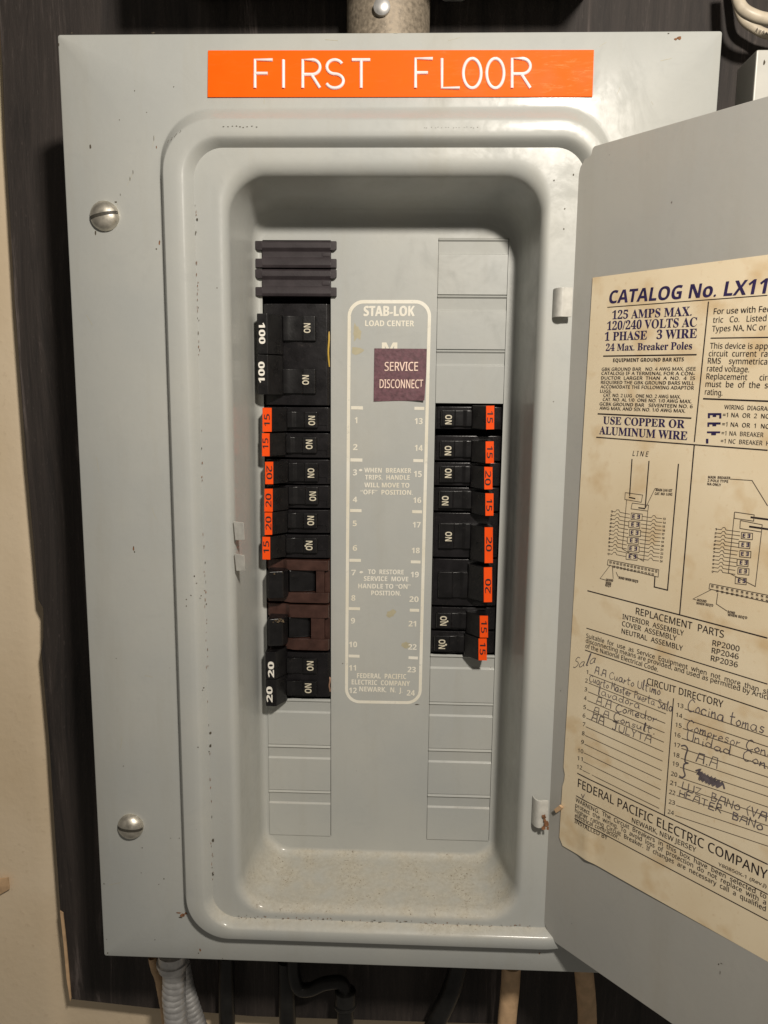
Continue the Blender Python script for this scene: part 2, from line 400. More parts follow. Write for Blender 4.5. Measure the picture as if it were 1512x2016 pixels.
# ---------------------------------------------------------------- the panel
panel = thing('breaker_panel', (1.755, 2.0, -13.8), 'grey steel breaker panel with its door open and an orange name strip', 'breaker panel')
CX = 1.755
def rrect(xl, xr, zt, zb, r, y, seg=14):
    pts = []
    for cx, cz, a0 in ((xr-r, zt-r, 0), (xl+r, zt-r, 90), (xl+r, zb+r, 180), (xr-r, zb+r, 270)):
        for k in range(seg+1):
            a = math.radians(a0+90*k/seg); pts.append(Vector((cx+r*math.cos(a), y, cz+r*math.sin(a))))
    return pts
def ease(t): return t*t*(3-2*t)
YC = -1.5                        # cover face
YP = -1.74                       # raised ring
YL = -1.56                       # ledge the door closes on
loops = []
def LP(hw, zt, zb, r, y, dx=0):
    pts = rrect(CX-hw, CX+hw+dx, zt, zb, r, y)
    for p in pts:                # the pressed rim runs out behind the hinge side of the door
        if p.x > CX+2.2 and p.z < -7 and 3.0 < hw < 3.9: p.x += .50*(p.x-CX-2.2)/1.0
    loops.append(pts)
# folded outer edge
LP(5.335, 2.885, -13.775, .03, -.95); LP(5.345, 2.89, -13.785, .03, -1.44); LP(5.335, 2.885, -13.775, .04, -1.485); LP(5.31, 2.86, -13.75, .03, YC)
LP(3.76, 1.82, -13.20, .93, YC)
def crimp(t): return t*t/.32 if t < .2 else (1-(1-t)**2/.32 if t > .8 else (t-.1)/.8)
for t in (0, .05, .1, .15, .2, .5, .8, .85, .9, .95, 1):            # outer roll of the ring
    LP(3.72-.13*t, 1.78-.30*t, -13.17+.05*t, .90-.10*t, YC+(YP-YC)*crimp(t))
LP(3.40, 1.34, -12.99, .68, YP-.005, .06)
for k in range(0, 7):            # inner step down to the ledge
    t = k/6; LP(3.30-.155*t, 1.27-.14*t, -12.93+.13*t, .62-.12*t, YP+(YL-YP)*(t**1.6), .14)
LP(3.13, 1.118, -12.795, .49, YL, .14)
LP(3.08, 1.09, -12.78, .47, YL, .12)
LP(2.80, 1.02, -12.75, .70, YL); LP(2.75, .98, -12.73, .665, YL)
def recess(g, y):                # g: 0 at the ledge, 1 at the root; the head wall slopes more than the sides
    LP(2.74-.37*g, .97-.69*g, -12.72+.42*g, .66-.10*g, y)
for k in range(1, 9):            # roll over into the deep recess
    a = math.pi/2*k/8; recess(.38*math.sin(a), YL+.24*(1-math.cos(a)))
recess(.52, -.75)
for k in range(0, 9):            # root fillet
    a = math.pi/2*k/8; recess(.68+.32*(1-math.cos(a)), -.24*(1-math.sin(a)))
mb = MB(); n = len(loops[0])
mb.v = [p for l in loops for p in l]
mb.f = [(j*n+i, j*n+(i+1) % n, (j+1)*n+(i+1) % n, (j+1)*n+i) for j in range(len(loops)-1) for i in range(n)]
mb.m = [0]*len(mb.f)
cover = mb.build('cover', M['grey'], panel, smooth=True)
ROOT = loops[-1]
rx0 = min(p.x for p in ROOT); rx1 = max(p.x for p in ROOT); rz1 = max(p.z for p in ROOT); rz0 = min(p.z for p in ROOT)

# dead front: flat plate with the two breaker openings and the columns of blanks
LX0, LX1, RX0, RX1 = -.575, .722, 2.722, 4.02
LT, LB = -.01, -9.00; RT, RB = -3.01, -7.99
plate = MB()
def cell(x0, x1, z0, z1): plate.box((x0, 0, z0), (x1, .04, z1))
cell(rx0-.2, LX0, rz0-.2, rz1+.2); cell(RX1, rx1+.2, rz0-.2, rz1+.2); cell(LX1, RX0, rz0-.2, rz1+.2)
cell(LX0, LX1, -.025, rz1+.2); cell(LX0, LX1, rz0-.2, -12.02); cell(RX0, RX1, .02, rz1+.2); cell(RX0, RX1, rz0-.2, -12.02)
dead = plate.build('dead_front', M['grey'], panel)
def blank(side, z1, z0):
    x0, x1 = (LX0, LX1) if side == 'L' else (RX0, RX1)
    x0 += .004; x1 -= .010; m = MB(); j = random.uniform(-.006, .006)
    # (y, z) outline seen from the side, drawn across the cell
    prof = [(.03, z1-.004), (-.006+j, z1-.004), (-.048+j, z1-.034), (-.010, z1-.065), (.006, z1-.27), (-.026, z1-.30), (-.022+j, z0+.008), (.03, z0+.004)]
    k = len(prof); vs = [(x0, y, z) for y, z in prof]+[(x1, y, z) for y, z in prof]
    m.add(vs, [(i, (i+1) % k, (i+1) % k+k, i+k) for i in range(k)]+[tuple(range(k))[::-1], tuple(range(k, 2*k))])
    return m.build('knockout_blank', M['grey'], panel, bevel=.004, seg=1)
for z1, z0 in ((.02, -1), (-1, -2), (-2, -3.01), (-7.99, -9.0), (-9.0, -10.0), (-10.0, -11.0), (-11.0, -12.02)): blank('R', z1, z0)
for z1, z0 in ((-9.0, -10.0), (-10.0, -11.0), (-11.0, -12.02)): blank('L', z1, z0)
# enclosure behind
mb = MB(); x0, x1, z0, z1 = -3.35, 6.85, -13.55, 2.65
mb.box((x0, -.97, z0), (x0+.05, 1.44, z1)); mb.box((x1-.05, -.97, z0), (x1, 1.44, z1)); mb.box((x0+.05, -.97, z1-.05), (x1-.05, 1.44, z1)); mb.box((x0+.05, -.97, z0), (x1-.05, 1.44, z0+.05))
mb.build('enclosure', M['grey'], panel)
mb = MB(); mb.box((-.9, .55, -12.5), (4.4, .6, .5)); mb.build('interior_shade', M['void'], panel)  # near-black sheet added as the darkness seen through the openings

# dome-head slotted screws
def screw(u, v, tilt, rad=.245):
    c = at(u, v, YC); m = MB(); seg = 32
    prof = [(1.0, 0), (1.0, -.035), (.93, -.075), (.78, -.115), (.55, -.148), (.28, -.165), (.0, -.17)]
    vs = []; 
    for r, y in prof[:-1]:
        for k in range(seg):
            a = 2*math.pi*k/seg; vs.append(c+Vector((math.cos(a)*r*rad, y, math.sin(a)*r*rad)))
    vs.append(c+Vector((0, -.17, 0))); nr = len(prof)-1
    fs = [(j*seg+k, j*seg+(k+1) % seg, (j+1)*seg+(k+1) % seg, (j+1)*seg+k) for j in range(nr-1) for k in range(seg)]
    fs += [((nr-1)*seg+k, (nr-1)*seg+(k+1) % seg, len(vs)-1) for k in range(seg)]
    m.add(vs, fs)
    s = m.build('cover_screw', M['steel'], panel, smooth=True)
    # slot: a dark strip over the dome, the groove's shade put into its colour
    g = MB(); d = Vector((math.cos(tilt), 0, math.sin(tilt))); nn = Vector((-math.sin(tilt), 0, math.cos(tilt)))
    def dome(t): 
        r = abs(t)
        for (r1, y1), (r2, y2) in zip(prof[:-1], prof[1:]):
            if r2 <= r <= r1: return y2+(y1-y2)*(r-r2)/(r1-r2+1e-9)
        return 0
    ts = [-.985+1.97*i/24 for i in range(25)]
    vs = []
    for t in ts:
        b = c+d*(t*rad); y = dome(t)
        vs += [b+nn*.026+Vector((0, y-.004, 0)), b-nn*.026+Vector((0, y-.004, 0))]
    g.add(vs, [(2*i, 2*i+1, 2*i+3, 2*i+2) for i in range(24)])
    g.build('slot', M['slot'], s)
screw(207, 426, math.radians(12)); screw(258, 1626, math.radians(-4))

# hinge knuckles
def hinge(ua, ub, va, vb, rusty=False):
    A = at(ua, va, YL-.16); B = at(ub, vb, YL-.16); m = MB(); z1, z0 = A.z, B.z
    x0, x1 = A.x, at(ub, va, YL-.16).x; wd = x1-x0; prof = []
    for k in range(9):
        a = math.pi-(math.pi*.62)*k/8
        prof.append((x0+wd*.42+wd*.42*math.cos(a), YL+.02-.20*math.sin(a)-.02))
    prof.append((x1, YL-.175)); prof.append((x1, YL-.14))
    for k in range(9):
        a = math.pi*.38+(math.pi*.62)*k/8
        prof.append((x0+wd*.42+wd*.36*math.cos(a), YL+.02-.16*math.sin(a)-.02))
    m.prism_z(prof, z0, z1)
    h = m.build('hinge', M['tab'], panel, bevel=.01)
    if rusty:
        r = MB()
        for (u, v, s) in ((1071, 1608, .05), (1076, 1622, .06), (1070, 1630, .05), (1078, 1631, .04), (1073, 1615, .035)):
            blob(r, at(u, v, YL-.215), X3, Z3, FRONT, s, s*1.3)
        r.build('rust_patch', M['rust'], h)
hinge(1093, 1128, 566, 624); hinge(1051, 1080, 1575, 1629, True)
# two bent latch tabs on the left ledge
for (ua, ub, va, vb) in ((463, 480, 1028, 1067), (465, 481, 1092, 1128)):
    a = at(ua, va, YL-.05); b = at(ub, vb, YL-.12); m = MB()
    x0, x1, z1, z0 = a.x, b.x, a.z, b.z
    m.add([(x0-.05, YL+.02, z1), (x1, YL-.11, z1+.0), (x1+.01, YL-.10, z0+.03), (x0-.02, YL+.02, z0),
           (x0-.05, YL+.06, z1), (x1, YL-.07, z1), (x1+.01, YL-.06, z0+.03), (x0-.02, YL+.06, z0)],
          [(0, 1, 2, 3), (7, 6, 5, 4), (0, 4, 5, 1), (1, 5, 6, 2), (2, 6, 7, 3), (3, 7, 4, 0)])
    m.build('latch_tab', M['tab'], panel, bevel=.008)

# big embossed strip ------------------------------------------------------
TL, TR, BR, BL = [at(*q, YC-.006) for q in ((410, 100), (1169, 99), (1166, 191), (409, 192))]
mb = MB(); mb.slab([TL, TR, BR, BL], (0, -1, 0), .018)
strip = mb.build('name_strip', M['orange2'], panel, bevel=.004, seg=1)
def arcp(cx, cy, rx, ry, a0, a1, n=14):
    return [(cx+rx*math.cos(math.radians(a0+(a1-a0)*k/n)), cy+ry*math.sin(math.radians(a0+(a1-a0)*k/n))) for k in range(n+1)]
EMB = {
 'F': [[(0, 0), (0, 1), (1, 1)], [(0, .52), (.72, .52)]],
 'I': [[(.5, 0), (.5, 1)]],
 'R': [[(0, 0), (0, 1), (.55, 1)]+arcp(.55, .74, .45, .26, 90, -90)+[(0, .48)], [(.5, .48), (1, 0)]],
 'S': [arcp(.5, .75, .46, .25, 25, 180, 10)+arcp(.5, .75, .46, .25, 180, 265, 6)+arcp(.5, .25, .5, .25, 85, 0, 6)+arcp(.5, .25, .5, .25, 0, -158, 12)],
 'T': [[(0, 1), (1, 1)], [(.5, 1), (.5, 0)]],
 'L': [[(0, 1), (0, 0), (1, 0)]],
 'O': [arcp(.5, .5, .5, .5, 90, 450, 36)],
}
mb = MB()
for ch, ua, ub in (('F', 502, 537), ('I', 540, 576), ('R', 596, 630), ('S', 642, 676), ('T', 693, 729), ('F', 818, 852), ('L', 870, 905), ('O', 912, 947), ('O', 958, 992), ('R', 1008, 1044)):
    vt = 118 if ua < 800 else 115.5; vb = 173.5
    for st in EMB[ch]:
        mb.tube([at(ua+(ub-ua)*x, vb+(vt-vb)*y, YC-.03) for x, y in st], .026, seg=8)
mb.build('lettering', M['emb'], strip, smooth=True)

# centre label: printed frame, numbers and words on the dead front
pr = Print(.004)
def tx(s, u0, v0, u1, v1, h, y=0.0, **k):
    A = at(u0, v0, y); B = at(u1, v1, y); U = at(u0, v0-h, y); U.x = A.x; k.pop('weight', 0); pr.text((sans if y else bold)(s), A, B, U, FRONT, strike=.03 if s == 'STAB-LOK' else .012, **k)
def z8(u, v): return 660+u/4.8, 570+v/4.8
def z9(u, v): return 660+u/4.8, 980+v/4.8
def t8(s, a, b, h, **k): tx(s, *z8(*a), *z8(*b), h/4.8, **k)
def t9(s, a, b, h, **k): tx(s, *z9(*a), *z9(*b), h/4.8, **k)
fo = [(at(688, 594, 0)), (at(846, 594, 0))]
fc = [at(684.6, 590.5, 0), at(849.5, 590.5, 0), at(679, 1384, 0), at(829.5, 1386.5, 0)]
fx0, fx1, fz1, fz0 = fc[0].x, fc[1].x, fc[0].z, fc[2].z
o1 = rrect(fx0, fx1, fz1, fz0, .30, 0, 10); o2 = rrect(fx0+.062, fx1-.062, fz1-.066, fz0+.062, .24, 0, 10)
for p in o1+o2:
    s_, t_ = (p.x-fx0)/(fx1-fx0), (p.z-fz1)/(fz0-fz1)
    p.x = (fc[0].x*(1-s_)+fc[1].x*s_)*(1-t_)+(fc[2].x*(1-s_)+fc[3].x*s_)*t_; p.z = (fc[0].z*(1-s_)+fc[1].z*s_)*(1-t_)+(fc[2].z*(1-s_)+fc[3].z*s_)*t_
k = len(o1); pr.add([p+FRONT*.004 for p in o1+o2], [(i, (i+1) % k, (i+1) % k+k, i+k) for i in range(k)])
t8('STAB-LOK', (270, 250), (748, 250), 90, weight=.032); t8('LOAD CENTER', (283, 346), (745, 348), 52, weight=.024)
t8('M', (442, 588), (584, 588), 84, weight=.03)
for i, (a, b) in enumerate((((150, 1117), (262, 1119)), ((143, 1610), (257, 1612)))):
    pr.ribbon([at(*z8(*a), 0), at(*z8(*b), 0)], .064, FRONT)
for a, b in (((748, 1122), (842, 1124)), ((738, 1616), (832, 1618))): pr.ribbon([at(*z8(*a), 0), at(*z8(*b), 0)], .058, FRONT)
for a, b in (((140, 120), (249, 122)), ((134, 590), (243, 592)), ((128, 1046), (235, 1049)), ((127, 1494), (230, 1497)),
             ((727, 131), (820, 133)), ((714, 605), (806, 607)), ((704, 1061), (793, 1064)), ((692, 1510), (781, 1514))):
    pr.ribbon([at(*z9(*a), 0), at(*z9(*b), 0)], .06, FRONT)
for s, a, b in (('1', (184, 1263), (208, 1263)), ('2', (168, 1517), (210, 1517)), ('3', (168, 1756), (205, 1756)), ('13', (750, 1271), (825, 1272)), ('14', (750, 1524), (826, 1526)), ('15', (742, 1770), (817, 1772)), ):
    t8(s, a, b, 54, weight=.022)
for s, a, b in (('4', (166, 42), (207, 42)), ('5', (166, 267), (203, 267)), ('6', (166, 500), (206, 500)), ('7', (152, 732), (194, 732)), ('8', (152, 972), (190, 972)), ('9', (148, 1187), (187, 1187)),
                ('10', (130, 1411), (206, 1411)), ('11', (130, 1632), (196, 1632)), ('12', (130, 1845), (203, 1846)),
                ('16', (736, 48), (812, 49)), ('17', (732, 280), (806, 281)), ('18', (722, 523), (798, 524)), ('19', (713, 750), (789, 751)), ('20', (700, 983), (787, 985)), ('21', (692, 1215), (764, 1216)),
                ('22', (690, 1434), (768, 1436)), ('23', (683, 1648), (761, 1650)), ('24', (675, 1868), (752, 1870))):
    t9(s, a, b, 50, weight=.022)
t8('WHEN  BREAKER', (275, 1728), (718, 1733), 42, weight=.022); t8('TRIPS,  HANDLE', (282, 1795), (703, 1798), 42, weight=.022)
t8('WILL MOVE TO', (275, 1868), (700, 1872), 42, weight=.022); t8('“OFF”  POSITION.', (240, 1935), (732, 1940), 42, weight=.022)
t8('•', (225, 1737), (255, 1737), 80, cap=.9)
t9('TO  RESTORE', (310, 720), (647, 724), 42, weight=.022); t9('SERVICE  MOVE', (270, 784), (690, 790), 42, weight=.022)
t9('HANDLE TO “ON”', (218, 855), (710, 860), 42, weight=.022); t9('POSITION.', (340, 920), (620, 924), 42, weight=.022)
t9('•', (230, 733), (262, 733), 80, cap=.9)
t9('FEDERAL  PACIFIC', (206, 1702), (670, 1712), 44, weight=.024); t9('ELECTRIC  COMPANY', (155, 1762), (705, 1778), 44, weight=.024)
t9('NEWARK,  N.  J.', (228, 1828), (635, 1840), 44, weight=.024)
tag(pr.build('printed_legend', M['legend'], dead), kind='stuff')
st = MB()
for (u, v, rx, ry) in ((706, 690, .16, .10), (702, 655, .10, .2), (770, 1208, .12, .10), (800, 1270, .12, .08)):
    blob(st, at(u, v, 0), X3, Z3, FRONT, rx, ry, lift=.0015, n=14)
tag(st.build('adhesive_stain', M['stain'], dead), kind='stuff')
# plum sticker
c4 = [at(*z8(*q), -.012) for q in ((370, 556), (865, 560), (856, 1040), (363, 1058))]
mb = MB(); G = 10; vs = []
for j in range(G+1):
    for i in range(G+1):
        s, t = i/G, j/G; p = (c4[0]*(1-s)+c4[1]*s)*(1-t)+(c4[3]*(1-s)+c4[2]*s)*t
        curl = max(0, s+t-1.45); p = p+Vector((-.05*curl, -.22*curl*curl-.002, -.03*curl)); vs.append(p)
mb.add(vs, [(j*(G+1)+i, j*(G+1)+i+1, (j+1)*(G+1)+i+1, (j+1)*(G+1)+i) for j in range(G) for i in range(G)])
stk = mb.build('sticker', M['plum'], panel, smooth=True, label='plum coloured sticker reading service disconnect')
pr = Print(.004)
t8('SERVICE', (467, 768), (781, 768), 80, y=-.016, weight=.004); t8('DISCONNECT', (420, 930), (829, 933), 78, y=-.016, weight=.004)
for q in pr.v: q.y -= .004
pr.build('lettering', M['pink'], stk)

# chips, rust and grime on the cover
ch = MB(); gr = MB()
for (u, v, rx, ry, mt) in ((1337, 75, .055, .03, 0), (1330, 77, .03, .02, 0), (1316, 66, .02, .012, 1), (263, 1080, .018, .05, 0), (265, 1086, .015, .02, 1), (302, 65, .04, .012, 1), (116, 88, .012, .03, 1), (141, 65, .02, .01, 1),
        (265, 179, .012, .012, 1), (342, 171, .012, .012, 1), (235, 236, .01, .012, 1), (178, 288, .02, .045, 1), (262, 340, .008, .05, 1), (256, 352, .008, .04, 1), (237, 383, .006, .03, 1),
        (229, 1296, .01, .01, 1), (243, 1508, .012, .012, 1), (280, 1669, .014, .014, 1), (278, 1718, .012, .012, 1), (323, 1730, .015, .02, 1), (353, 1650, .015, .01, 1), (336, 1650, .02, .006, 1), (394, 1870, .025, .04, 0), (391, 1876, .015, .02, 1),
        (305, 1850, .01, .015, 1), (205, 1740, .02, .01, 1), (212, 1876, .02, .02, 1), (352, 1797, .07, .02, 0), (360, 1802, .06, .05, 0), (366, 1798, .04, .03, 0), (355, 1806, .05, .02, 1), (313, 1741, .012, .012, 1),
        (1062, 1877, .02, .02, 0), (205, 448, .03, .01, 1), (188, 458, .02, .05, 1), (200, 397, .07, .012, 1), (228, 398, .03, .015, 1), (314, 478, .02, .05, 0), (308, 490, .02, .015, 1), (308, 290, .012, .03, 0), (303, 272, .006, .06, 1)):
    blob((ch, gr)[mt], at(u, v, YC-.001), X3, Z3, FRONT, rx, ry, n=8)
scr = Print(.0015); random.seed(21)
for (u, v, du, dv) in ((765, 62, 18, 3), (905, 74, -22, 6), (520, 205, 1, -10), (1215, 185, 6, -14), (1282, 200, 4, 6), (1180, 92, 14, -9), (262, 340, -12, 26), (232, 400, -8, 18), (300, 290, 5, -22), (285, 1330, 16, 3), (215, 1742, 24, -5), (300, 1000, 8, 22), (190, 900, 5, 30), (240, 1450, -4, 26), (1300, 120, 22, -5), (640, 78, 25, 2), (170, 620, 12, 20)):
    scr.ribbon([at(u, v, YC), at(u+du*.5+random.uniform(-1, 1), v+dv*.5, YC), at(u+du, v+dv, YC)], random.uniform(.003, .006), FRONT)
tag(scr.build('scratches', M['stain'], panel), kind='stuff'); random.seed(9)
# paint worn off along the ring's shoulders and rust in the door step
for i in range(9):
    u = 440+i*8+random.uniform(-2, 2); blob(gr, at(u, 250+random.uniform(-2, 2), YP-.006), X3, Z3, FRONT, .02, .008)
for i in range(16):
    u = 835+i*7+random.uniform(-2, 2); blob(gr, at(u, 251+random.uniform(-1, 1), YP-.006), X3, Z3, FRONT, .009, .005)
for i in range(9):
    t = i/8; blob(gr, at(330+t*26+random.uniform(-2, 2), 280-t*22, YP-.0), X3, Z3, FRONT, .005, .014)
hw = CX-3.125
for i in range(150):
    z = random.uniform(-12.2, .3)
    dens = .5+.5*math.sin(z*2.1+1.3)*math.sin(z*.9)
    if random.random() > dens: continue
    blob(ch if random.random() < .75 else gr, (hw+random.uniform(-.02, .015), YL-.012, z), X3, Z3, FRONT, random.uniform(.004, .010), random.uniform(.012, .045), lift=.006, n=6)
for z, s in ((-9.05, .035), (-9.3, .045), (-9.42, .02), (-6.6, .02), (-11.2, .04), (-11.9, .03), (.0, .03), (-.2, .02)):
    blob(gr, (hw+random.uniform(-.01, .03), YL-.012, z), X3, Z3, FRONT, s*.7, s, lift=.007, n=8)
for i in range(90):                  # crumbs settled along the lower step
    x = random.uniform(-.9, 4.7); blob(ch if random.random() < .5 else gr, (x, YL-.006, -12.79+random.uniform(-.02, .05)), X3, Z3, FRONT, random.uniform(.005, .03), random.uniform(.005, .016), lift=.008, n=6)
for (u, v) in ((383, 1134), (367, 1193), (367, 1180), (396, 1173), (376, 1172), (401, 1354), (390, 1471), (1112, 411), (1110, 451), (1129, 344), (1091, 355), (1112, 1776), (1130, 1830)):
    blob(gr, at(u, v, YP-.002 if u < 405 else YL-.002), X3, Z3, FRONT, .016, .018, n=7)
for (a, b) in (((820, 1387), (826, 1388)),): blob(gr, at(821, 1387, 0), X3, Z3, FRONT, .07, .015)
ROOTZ = rz0
for (u, v, rx) in ((752, 1738, .04), (761, 1745, .03), (810, 1718, .02), (818, 1716, .03), (842, 1723, .02), (872, 1725, .02), (771, 1694, .02), (950, 1690, .02), (955, 1697, .02), (530, 1712, .02), (700, 1722, .02), (737, 1715, .015), (680, 1760, .015), (862, 1765, .015)):
    y = -(v-1692)/86*1.25; blob(gr, at(u, v, y)+Vector((0, 0, .03)), X3, Vector((0, 1, 0)), Z3, rx, rx*.7, lift=.01, n=6)
tag(ch.build('rust_specks', M['rust'], panel), kind='stuff'); tag(gr.build('grime_specks', M['grime'], panel), kind='stuff')

# ---------------------------------------------------------------- the door
mb = MB(); ZT, ZB = 1.09, -12.95; S1 = 6.25
zh1, zh2 = at(1112, 595, YL).z, at(1065, 1602, YL).z
edge = [(.36, ZT), (.22, ZT-.10), (.12, ZT-.24), (.06, ZT-.40), (.05, zh1+.52), (-.02, zh1+.34), (-.02, zh1-.34), (.05, zh1-.5), (.04, zh2+.52), (-.02, zh2+.36), (-.02, zh2-.36), (.04, zh2-.5), (.04, ZB+.40), (.08, ZB+.24), (.2, ZB+.08), (.36, ZB)]
outl = edge+[(S1-.4, ZB), (S1-.1, ZB+.1), (S1, ZB+.4), (S1, ZT-.4), (S1-.1, ZT-.1), (S1-.4, ZT)]
mb.slab([dpt(s, z) for s, z in outl], -DN, .06)
door = mb.build('door', M['door'], panel, bevel=.012)
# paper
def pl(s, z): return dpt(s, z, .012+.025*math.exp(-((s-.95)/.12)**2)*max(0, (-z-8.8)/2.1)+.012*math.sin(s*1.1)*math.sin(z*.45)**2)
mb = MB(); GX, GZ = 60, 80; vs = []
pt0, pt1 = -.945, -10.94
for j in range(GZ+1):
    for i in range(GX+1):
        t = j/GZ; z = pt0+(pt1-pt0)*t; s0 = .46-.12*t
        if -9.78 < z < -9.45: s0 += .05*math.sin((z+9.78)/.33*math.pi)+.01*math.sin(z*50)
        if z < -10.87: s0 += (-10.87-z)*1.2
        s = s0+(5.75-s0)*(i/GX)**1.3
        vs.append(pl(s, z))
mb.add(vs, [(j*(GX+1)+i, j*(GX+1)+i+1, (j+1)*(GX+1)+i+1, (j+1)*(GX+1)+i) for j in range(GZ) for i in range(GX)])
card = mb.build('directory_card', M['paper'], door, smooth=True, label='yellowed paper card with wiring diagrams and circuit directory')

# printing on the card ------------------------------------------------------
def surf(p):            # lay a point of the door plane on the slightly wavy card
    s = (p-Vector((HX, HY, 0))).dot(DDIR); return pl(s, p.z)
def zoomer(ox, oy): return lambda u, v: (ox+u/3.5, oy+v/3.5)
zA, zB, zC, zD = zoomer(1080, 500), zoomer(1080, 860), zoomer(1080, 1200), zoomer(1080, 1500)
prn = Print(.003); prk = Print(.003); prt = Print(.003); hnd = Print(.004)
def dt(P_, zf, s, a, b, h, **k):
    A = dr(*zf(*a)); B = dr(*zf(*b)); q = zf(*a); U = dr(q[0], q[1]-h/3.5); U = A+Vector((0, 0, (U-A).z))
    if not any(ord(c) > 0x1D000 for c in s):
        heavy = k.pop('weight', 0) >= .0155; k['prefix'] = (bold if heavy else sans)(k.get('prefix')); s = (bold if heavy else sans)(s)
    P_.text(s, A, B, U, DN, strike=.008 if h > 23 else .018, **k)
def dl(P_, zf, pts, wd=.014): P_.ribbon([dr(*zf(*q)) for q in pts], wd, DN)
T = lambda *a, **k: dt(prn, *a, **k)
K = lambda *a, **k: dt(prk, *a, **k)
T(zA, 'CATALOG No. LX112-24', (418, 342), (1497, 272), 84, weight=.022, prefix='CATALOG No. LX11', slant=.12)
T(zA, serif('125 AMPS MAX.'), (443, 450), (990, 425), 58); T(zA, serif('120/240 VOLTS AC'), (408, 525), (1025, 500), 58)
T(zA, serif('1 PHASE   3 WIRE'), (392, 598), (1025, 578), 58); T(zA, serif('24 Max. Breaker Poles'), (400, 668), (993, 657), 48)
dl(prk, zA, [(410, 368), (1512, 285)], .012); dl(prk, zA, [(382, 704), (1025, 694)], .02)
K(zA, 'EQUIPMENT GROUND BAR KITS', (450, 745), (937, 740), 24, weight=.016, res=1)
for s, a, b in (('GBK GROUND BAR   NO. 4 AWG MAX. (SEE', (372, 805), (1018, 803)), ('CATALOG) IF A TERMINAL FOR A CON-', (370, 833), (1012, 836)), ('DUCTOR  LARGER  THAN  A  NO.  4  IS', (368, 865), (1014, 868)),
                ('REQUIRED THE GBK GROUND BARS WILL', (367, 895), (1008, 902)), ('ACCOMODATE THE FOLLOWING ADAPTOR', (364, 925), (1006, 935)), ('LUGS.', (362, 955), (440, 957)),
                ('CAT. NO. 2 LUG   ONE NO. 2 AWG MAX.', (384, 983), (915, 996)), ('CAT. NO. AL 1/0  ONE NO. 1/0 AWG MAX.', (380, 1012), (990, 1028)), ('GCBK GROUND BAR   SEVENTEEN NO. 6', (358, 1043), (998, 1062)), ('AWG MAX. AND SIX NO. 1/0 AWG MAX.', (357, 1072), (948, 1093))):
    K(zA, s, a, b, 21, res=1, weight=.006)
dl(prk, zA, [(345, 1101), (990, 1131)], .02)
T(zA, serif('USE COPPER OR'), (382, 1170), (942, 1200), 52); T(zA, serif('ALUMINUM WIRE'), (355, 1240), (960, 1282), 54)
dl(prk, zA, [(335, 1262), (1512, 1352)], .016); dl(prk, zA, [(1107, 328), (1010, 1295)], .016)
for s, pf, a, b in (('For use with Federal Pacific Elec-', 'For use with Fe', (1142, 415), (1503, 400)), ('tric   Co.   Listed  breakers', 'tric   Co.   Listed', (1136, 475), (1503, 462)), ('Types NA, NC or NM only.', 'Types NA, NC or', (1130, 535), (1502, 525)),
                    ('This device is approved for', 'This device is app', (1116, 652), (1512, 655)), ('circuit  current  rating of', 'circuit  current  ra', (1108, 705), (1510, 708)), ('RMS    symmetrical amps', 'RMS    symmetrica', (1102, 755), (1508, 762)),
                    ('rated voltage.', None, (1096, 808), (1385, 815)), ('Replacement      circuit', 'Replacement      cir', (1092, 862), (1510, 872)), ('must  be  of  the  same', 'must  be  of  the  s', (1086, 915), (1512, 925)), ('rating.', None, (1082, 968), (1202, 976))):
    K(zA, s, a, b, 38, prefix=pf, res=2, weight=.003)
dl(prk, zA, [(1122, 580), (1800, 570)], .014); dl(prk, zA, [(1070, 997), (1800, 1025)], .02)
K(zA, 'WIRING  DIAGRAM', (1215, 1068), (1510, 1080), 28, prefix='WIRING  DIAGRA', res=1)
for s, pf, a, b in (('=1 NA  OR  2  NC', None, (1205, 1122), (1520, 1134)), ('=1 NA  OR  1  NC', None, (1200, 1186), (1520, 1204)), ('=1 NA  BREAKER', None, (1195, 1248), (1482, 1262)), ('=1 NC  BREAKER  HALF', '=1 NC  BREAKER', (1190, 1302), (1475, 1318))):
    K(zA, s, a, b, 29, prefix=pf, res=1)
def dq(P_, zf, x0, y0, x1, y1): P_.poly([dr(*zf(x0, y0)), dr(*zf(x1, y0)), dr(*zf(x1, y1)), dr(*zf(x0, y1))], DN)
for r in ((1103, 1096, 1195, 1110), (1103, 1110, 1117, 1131), (1136, 1110, 1160, 1122), (1181, 1110, 1195, 1133), (1100, 1160, 1190, 1174), (1100, 1174, 1112, 1190), (1134, 1174, 1160, 1186), (1097, 1222, 1187, 1234), (1126, 1234, 1158, 1248), (1090, 1273, 1106, 1305)):
    dq(prn, zA, *r)
